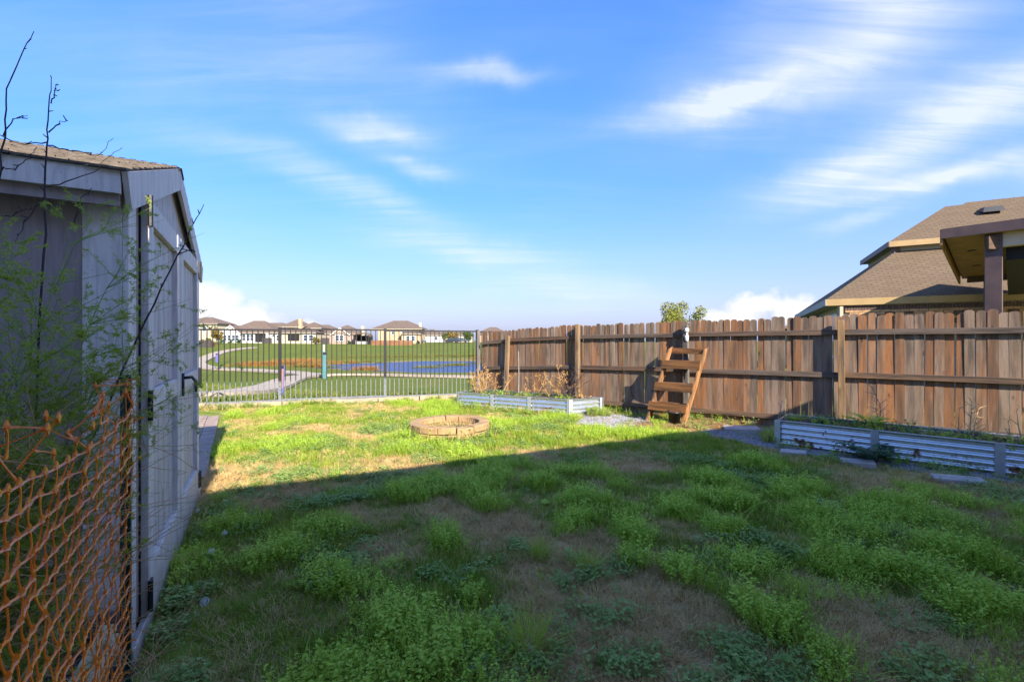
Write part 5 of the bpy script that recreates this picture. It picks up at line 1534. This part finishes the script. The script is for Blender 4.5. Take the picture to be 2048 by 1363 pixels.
scatter('leaf_litter', np.stack([x, y, terrain(x, y)+.03], 1), rng.uniform(.7, 1.3, len(x)), [(leafy(2, .005, .01, .05, .032, 2, rr), 'dead_leaf'), (blades(3, .05, .12, .004, .05, 5.0, rr), 'dry_blade')], 'fallen leaves and stalks scattered on the lawn', .3)
# --- dry litter and mulch at the foot of the rack and beside the shed
x = np.concatenate([rng.normal(3.2, .5, 2600)]); y = np.concatenate([rng.normal(8.15, .2, 2600)])
w_ = (x-WFa[0])*.614+(y-WFa[1])*.79; x, y = x[w_ < -.03], y[w_ < -.03]
lay = lambda L0, L1, w, n: blades(n, L0, L1, w, .06, 6.0, rr, 2, .2)
scatter('straw_litter', np.stack([x, y, terrain(x, y)+.004], 1), rng.uniform(.6, 1.2, len(x)), [(lay(.05, .12, .005, 9), 'straw_bits'), (leafy(5, .01, .02, .06, .03, 3, rr), 'dead_leaf')], 'dry straw and fallen leaves round the wooden rack', .1)
u_ = rng.uniform(-2.2, 2.2, 5200); v_ = rng.uniform(0, 1.3, 5200)
x = -1.82+.491*v_-.871*u_*.9; y = 2.10-.871*v_-.491*u_*.9
ok = ((x+1.82)*-.491+(y-2.10)*.871 < .0) & (x < np.where(y > 1.6, -1.44-.9*(y-1.6), -1.44+.53*(1.6-y))) ; x, y = x[ok], y[ok]
scatter('pine_mulch', np.stack([x, y, terrain(x, y)+.006], 1), rng.uniform(.7, 1.3, len(x)), [(lay(.05, .13, .005, 12), 'twig_dark'), (lay(.04, .1, .004, 9), 'dead_stem')], 'dark shredded mulch between netting and shed', .15)
mu = MB(); qs = [(-3.2, .2), (-.95, .75), (-1.40, 1.62), (-1.80, 2.06), (-4.2, .75)]
mu.prism(qs, -.05, .012); tag(mu.build('mulch_bed', 'mulch'), 'dark mulch bed between netting and shed', kind='structure')
# --- gravel
gm = MB()
for k, q in enumerate(GRAV):
    gm.add([(a, b, tz(a, b)+.008+.004*k) for a, b in q], [tuple(range(len(q)))])
# follow the ground more closely with a small grid instead of one big polygon
gm = MB()
for q in GRAV:
    xs = np.arange(min(a for a, _ in q), max(a for a, _ in q), .08); ys = np.arange(min(b for _, b in q), max(b for _, b in q), .08)
    for a in xs:
        for b in ys:
            if inside(q, np.array([a+.04]), np.array([b+.04]))[0]:
                c = [(a, b), (a+.08, b), (a+.08, b+.08), (a, b+.08)]
                gm.add([(s, t, tz(s, t)+.008) for s, t in c], [(0, 1, 2, 3)])
tag(gm.build('gravel_bed', 'gravel_bed'), 'dark gravel strips beside the beds', kind='structure')
def pebble(rr):
    bm = bmesh.new(); bmesh.ops.create_icosphere(bm, subdivisions=1, radius=1)
    for v in bm.verts: v.co = Vector((v.co.x*rr.uniform(.8, 1.1), v.co.y*rr.uniform(.7, 1.0), v.co.z*rr.uniform(.5, .7)))
    V_ = [v.co.copy() for v in bm.verts]; F_ = [tuple(v.index for v in f.verts) for f in bm.faces]; bm.free(); return V_, F_
x = rng.uniform(1, 6.6, 60000); y = rng.uniform(4, 9.6, 60000); w_ = (x-WFa[0])*.614+(y-WFa[1])*.79
k = gravelly(x+rng.normal(0, .04, len(x)), y+rng.normal(0, .04, len(x))) & (w_ < -.02) & ~inside(BQ2, x, y) & ~inside(BQ1, x, y); x, y = x[k], y[k]
scatter('gravel', np.stack([x, y, terrain(x, y)+.012], 1), rng.uniform(.008, .021, len(x)), [(pebble(rr), 'pebble') for _ in range(3)], 'loose grey gravel beside the beds and rack', .6)
# --- grass tufts in the fire pit and in the beds
th = rng.uniform(0, 2*np.pi, 420); r = .46*np.sqrt(rng.random(420)); fz = fp.location.z
scatter('pit_straw', np.stack([-1.04+r*np.cos(th), 7.53+r*np.sin(th), fz+.07+.0*r], 1), rng.uniform(.7, 1.3, 420), [(blades(10, .04, .13, .004, .05, 1.0, rr), 'dry_blade'), (blades(8, .04, .1, .004, .05, 1.0, rr), 'marsh_blade')], 'dry grass inside the fire pit', .3)
def in_bed(Q, n):
    u, v = rng.uniform(.02, .98, n), rng.uniform(.06, .94, n); q = [np.array(p) for p in Q]
    P = ((q[0][None]*(1-u[:, None])+q[1][None]*u[:, None])*(1-v[:, None]) + (q[3][None]*(1-u[:, None])+q[2][None]*u[:, None])*v[:, None])
    return P[:, 0], P[:, 1], u
X, Y, Z = [], [], []
for Q, H, n in ((BQ1, .33, 330), (BQ2, .38, 420)):
    a, b, u = in_bed(Q, n); c = np.mean(np.array(Q), 0); X.append(a); Y.append(b); Z.append(np.full(n, tz(*c)+H-.045))
x, y, z = map(np.concatenate, (X, Y, Z)); k = fbm(x, y, 1.7) > .42
scatter('bed_weeds', np.stack([x, y, z], 1)[k], rng.uniform(.6, 1.25, k.sum()), [(leafy(6, .05, .12, .06, .024, 8, rr), 'lush_leaf'), (leafy(6, .05, .13, .06, .026, 8, rr), 'dark_weed'), (blades(12, .05, .16, .004, .05, .8, rr), 'dry_blade')], 'mixed weeds growing in the raised beds', .2)
# --- rougher park grass just beyond the iron fence
n = 26000; x = rng.uniform(-22, 2.5, n); y = 10+rng.random(n)**1.4*22
e = (x-FA[0])*FN[0]+(y-FA[1])*FN[1]
def near_walk(x, y):
    d = np.full(len(x), 9.)
    pts = np.array([(-14, 10.9), (-11.5, 12.0), (-9.9, 13.1), (-9.35, 14.6), (-9.6, 16.6), (-11.0, 20.6), (-13.0, 26.0), (-14.6, 31.0)])
    for i in range(len(pts)-1):
        a, b = pts[i], pts[i+1]; ab = b-a; t = np.clip(((x-a[0])*ab[0]+(y-a[1])*ab[1])/(ab@ab), 0, 1); d = np.minimum(d, np.hypot(x-a[0]-t*ab[0], y-a[1]-t*ab[1]))
    return d
wn_ = (x-WFa[0])*.614+(y-WFa[1])*.79
k = (e > .2) & (near_walk(x, y) > 1.0) & (wn_ < -.2); x, y = x[k], y[k]
scatter('park_grass', np.stack([x, y, terrain(x, y)-.01], 1), rng.uniform(1.0, 1.9, len(x))*(1+.03*y), [(blades(22, .03, .07, .007, .09, .7, rr), 'park_blade') for _ in range(3)], 'mown park grass beyond the iron fence')
# --- reeds round the pond
def spread(c, n):
    P = []
    for a, b, sx, sy, m in c: P.append(np.stack([rng.normal(a, sx, m), rng.normal(b, sy, m)], 1))
    P = np.concatenate(P); return P[:, 0], P[:, 1]
x, y = spread([(-27.5, 58, 2.0, 2.0, 300), (-29.5, 63, 1.6, 1.6, 160), (-27.5, 55, 1.2, .8, 90), (-31, 55, 1.2, 1.0, 80), (-15, 46.6, .8, .2, 22), (-22.5, 51.6, 1.2, .25, 40), (-1, 70, 2.5, .4, 110), (4, 68.5, 2, .6, 80)], 0)
k = pond_d(x, y) > .1; x, y = x[k], y[k]
scatter('pond_reeds', np.stack([x, y, terrain(x, y)-.05], 1), rng.uniform(.6, 1.2, len(x)), [(blades(34, .3, .7, .035, .55, .45, rr, 3, .5), 'reed_blade') for _ in range(2)], 'orange brown dead reeds round the pond', .1)
x, y = spread([(-20, 74, 5, .8, 200), (-6, 76, 6, .8, 260), (-1, 66.5, 1.5, .7, 60), (-6.8, 56, .9, .6, 60), (-9.5, 51.5, .8, .5, 40), (-4, 60, 1.0, .6, 30), (-22, 62.5, 2, .8, 80), (-27, 58, 2, 1.0, 100), (-24, 51.5, 2.0, .3, 60)], 0)
scatter('marsh_grass', np.stack([x, y, np.maximum(terrain(x, y)-.05, POND_Z-.1)], 1), rng.uniform(.5, 1.0, len(x)), [(blades(34, .3, .6, .035, .5, .5, rr, 3, .5), 'marsh_blade') for _ in range(2)], 'green brown marsh grass at the pond edge', .1)

# ------------------------------------------------------------------ single plants
tuft_spots = [(.08, 2.25, 1.25, 'bright grass tuft, tallest one at the bottom centre'), (-.42, 2.72, .62, 'small round bright grass tuft left of the bare patch'), (1.69, 2.72, .95, 'bright grass tuft right of centre between chickweed and bare patch'),
              (2.54, 2.36, .8, 'bright grass tuft near the right edge of the near lawn'), (-2.40, 3.95, 1.1, 'leaning grass tuft beside the shed doors'), (.52, 3.05, 1.0, 'broad bladed grass tuft in the middle of the lawn'), (.2, 3.2, 1.0, 'broad bladed dark grass tuft left of the middle of the lawn'), (1.7, 5.05, .8, 'grass tuft just inside the shade line')]
for x, y, s, lab in tuft_spots:
    e = empty('grass_tuft', (x, y, tz(x, y)-.01)); tag(e, lab, 'grass tuft', 'single grass tufts on the lawn')
    vf = blades(150, .10, .20, .0045, .055, .75, rr, 3, .55)
    me = bpy.data.meshes.new('leaf_blades'); me.from_pydata([tuple(v*s) for v in vf[0]], [], vf[1]); me.materials.append(MATS['tall_blade']); link('leaf_blades', me, e)
    vf = blades(50, .03, .07, .004, .05, 1.2, rr, 2, .5)
    me = bpy.data.meshes.new('dry_base'); me.from_pydata([tuple(v*s) for v in vf[0]], [], vf[1]); me.materials.append(MATS['dry_blade']); link('dry_base', me, e)
for x, y, h, r, lab in [(-1.64, 2.40, .17, .021, 'largest dandelion clock, nearest the bottom of the lawn'), (-1.97, 2.95, .17, .017, 'dandelion clock, middle one beside the shed doors'), (-2.08, 3.26, .16, .016, 'dandelion clock bent to the right beside the shed doors'), (-2.62, 3.75, .15, .015, 'dandelion clock, furthest one beside the shed doors')]:
    e = empty('dandelion', (x, y, tz(x, y))); tag(e, lab, 'dandelion', 'dandelion clocks beside the shed')
    MB().tube([(-.03, 0, 0), (-.012, .0, h*.6), (0, 0, h)], [.002, .0018, .0015], 5).build('stalk', 'fern_stem', e)
    m = MB(); r2 = random.Random(x)
    for k in range(150):
        v = Vector((r2.gauss(0, 1), r2.gauss(0, 1), r2.gauss(0, 1))).normalized(); s = v.cross(Vector((0.3, .2, .9))).normalized(); t = v.cross(s)
        c = Vector((0, 0, h)); o = len(m.v)
        m.v += [tuple(c+s*.0003), tuple(c-s*.0003), tuple(c+v*r)]; m.f.append((o, o+1, o+2))
        for q in range(3):
            a_ = q*2.1+r2.random(); w_ = (s*math.cos(a_)+t*math.sin(a_))*r*.34; o = len(m.v)
            m.v += [tuple(c+v*r*.93), tuple(c+v*r*1.02+w_*.9), tuple(c+v*r*.98+w_*.9+s*.0012)]; m.f.append((o, o+1, o+2))
    m.build('seed_head', 'dandelion_fluff', e)
# tall seed stalks in the grass by the shed
for x, y, h, lab in [(-1.72, 2.42, .62, 'yellow green grass stalk standing by the shed, nearest the largest dandelion'), (-1.95, 2.2, .4, 'thin grass stalk standing by the lower hinge of the shed')]:
    e = empty('grass_stalk', (x, y, tz(x, y))); tag(e, lab, 'grass stalk', 'grass stalks by the shed')
    MB().tube([(0, 0, 0), (.02, .01, h*.5), (.06, .02, h)], [.0025, .002, .0014], 5).build('stalk', 'tall_blade', e)
    MB().tube([(.06, .02, h), (.062, .022, h+.03)], [.004, .001], 5).build('seed_tip', 'dry_blade', e)
# dark leafy weed in front of the shaded bed, fern-like lobes
def big_weed(x, y, z, n, L, mat, label, name='leafy_weed', up=.5):
    e = empty(name, (x, y, z)); tag(e, label, 'plant'); r2 = random.Random(int(x*100))
    for k in range(n):
        az = 2*math.pi*k/n+r2.uniform(-.3, .3); l = L*r2.uniform(.7, 1.15); m = MB()
        ax = Vector((math.cos(az), math.sin(az), 0)); s = Vector((-math.sin(az), math.cos(az), 0)); el = r2.uniform(up*.5, up*1.6)
        pt_ = lambda t: ax*l*t*math.cos(el*(1-t*.8))+Vector((0, 0, l*(math.sin(el)*t*1.2-.55*t*t*math.sin(el)+.02)))
        m.tube([pt_(0), pt_(.35), pt_(.7), pt_(1)], [.004, .003, .002, .001], 4)
        q = 8
        for i in range(1, q+1):
            t = i/(q+.3); w = l*.26*math.sin(math.pi*min(1, t*.85+.12)); p = pt_(t)
            for sg in (-1, 1):
                d = (s*sg+ax*.55+Vector((0, 0, r2.uniform(-.1, .35)))).normalized(); f = d.cross(Vector((0, 0, 1))).normalized()*w*.22
                m.add([p-f*.6, p+d*w*.55-f*1.3+Vector((0, 0, w*.12)), p+d*w, p+d*w*.55+f*1.3+Vector((0, 0, w*.12)), p+f*.6], [(0, 1, 2, 3, 4)])
        m.build('leaf', mat, e)
big_weed(4.56, 5.75, tz(4.56, 5.75), 15, .46, 'dark_weed', 'dark green ferny weed growing before the shaded bed', up=.75)
big_weed(4.98, 6.28, .36, 10, .32, 'lush_leaf', 'light green leafy weed standing in the shaded bed', up=.8)
big_weed(.40, 4.28, tz(.4, 4.28), 8, .17, 'lush_leaf', 'pale rosette weed in the lawn centre', 'rosette_weed', .35)
big_weed(2.95, 4.2, tz(2.95, 4.2), 8, .17, 'broad_leaf', 'narrow leaved rosette weed on the right of the lawn', 'rosette_weed', .5)
big_weed(2.15, 2.45, tz(2.15, 2.45), 7, .13, 'broad_leaf', 'flat rosette weed right of the bare patch near the right edge', 'rosette_weed', .25)
big_weed(-.72, 6.0, tz(-.72, 6.0), 9, .22, 'lush_leaf', 'sunlit rosette weed in front of the fire pit', 'rosette_weed', .5)
# dead twiggy plants in the beds
def dead_plant(x, y, z, h, w, n, label, leaves=True, stem='dead_stem', leafm='dead_leaf', seed=0, dep=2):
    e = empty('dead_plant', (x, y, z)); tag(e, label, 'plant', 'dead plants in the raised beds'); r2 = random.Random(seed); S, N = MB(), MB()
    for k in range(n):
        p = Vector((r2.uniform(-w, w)*.5, r2.uniform(-w, w)*.3, 0))
        spray(S, None, p, Vector((r2.gauss(0, .45), r2.gauss(0, .3), 1)), h*r2.uniform(.6, 1.1), .009, dep, r2, .62, needles=False)
    S.build('stems', stem, e)
    if leaves:
        pts = [Vector(v) for v in S.v[::9] if v[2] > h*.12]
        for p in pts:
            if r2.random() > .85: continue
            a = Vector((r2.gauss(0, 1), r2.gauss(0, 1), r2.gauss(-.3, 1))).normalized()*r2.uniform(.03, .065); b = a.cross(Vector((r2.gauss(0, 1), r2.gauss(0, 1), r2.gauss(0, 1)))).normalized()*r2.uniform(.007, .015)
            o = len(N.v); N.v += [tuple(p), tuple(p+a*.5+b), tuple(p+a), tuple(p+a*.5-b)]; N.f.append((o, o+1, o+2, o+3))
        N.build('leaves', leafm, e)
dead_plant(-.55, 10.65, .28, .62, .7, 9, 'brown dead bushy plant at the left end of the sunlit bed', seed=1)
dead_plant(.45, 10.2, .28, .55, .3, 3, 'thin dead stems in the middle of the sunlit bed', seed=2)
dead_plant(.95, 9.95, .28, .6, .45, 6, 'orange brown dead plant right of the middle of the sunlit bed', seed=3)
dead_plant(1.28, 9.75, .28, .72, .35, 7, 'dark twiggy dead plant at the right end of the sunlit bed', leaves=False, stem='twig_dark', seed=4)
dead_plant(1.5, 9.55, .28, .22, .3, 4, 'short dead weed at the right corner of the sunlit bed', seed=5)
dead_plant(5.2, 6.35, .34, .6, .12, 2, 'bare upright twigs in the shaded bed', leaves=False, stem='grey_stem', seed=6)
dead_plant(5.7, 5.75, .34, .42, .3, 3, 'sprawling dry stems in the right half of the shaded bed', leaves=False, stem='dead_stem', seed=7)
dead_plant(6.05, 5.35, .34, .5, .2, 3, 'arching dry stems at the right edge of the shaded bed', leaves=False, stem='dead_stem', seed=8)
dead_plant(4.2, 6.95, .34, .25, .4, 5, 'low dry wisps at the left end of the shaded bed', leaves=False, stem='grey_stem', seed=9)
stk = MB().tube([(0, 0, 0), (.01, 0, .5), (.0, .01, 1.05)], [.014, .012, .010], 6).build('garden_stake', 'grey_stem'); stk.location = (.15, 10.55, .26)
tag(stk, 'pale thin stake standing in the sunlit bed before the fence', 'stake')
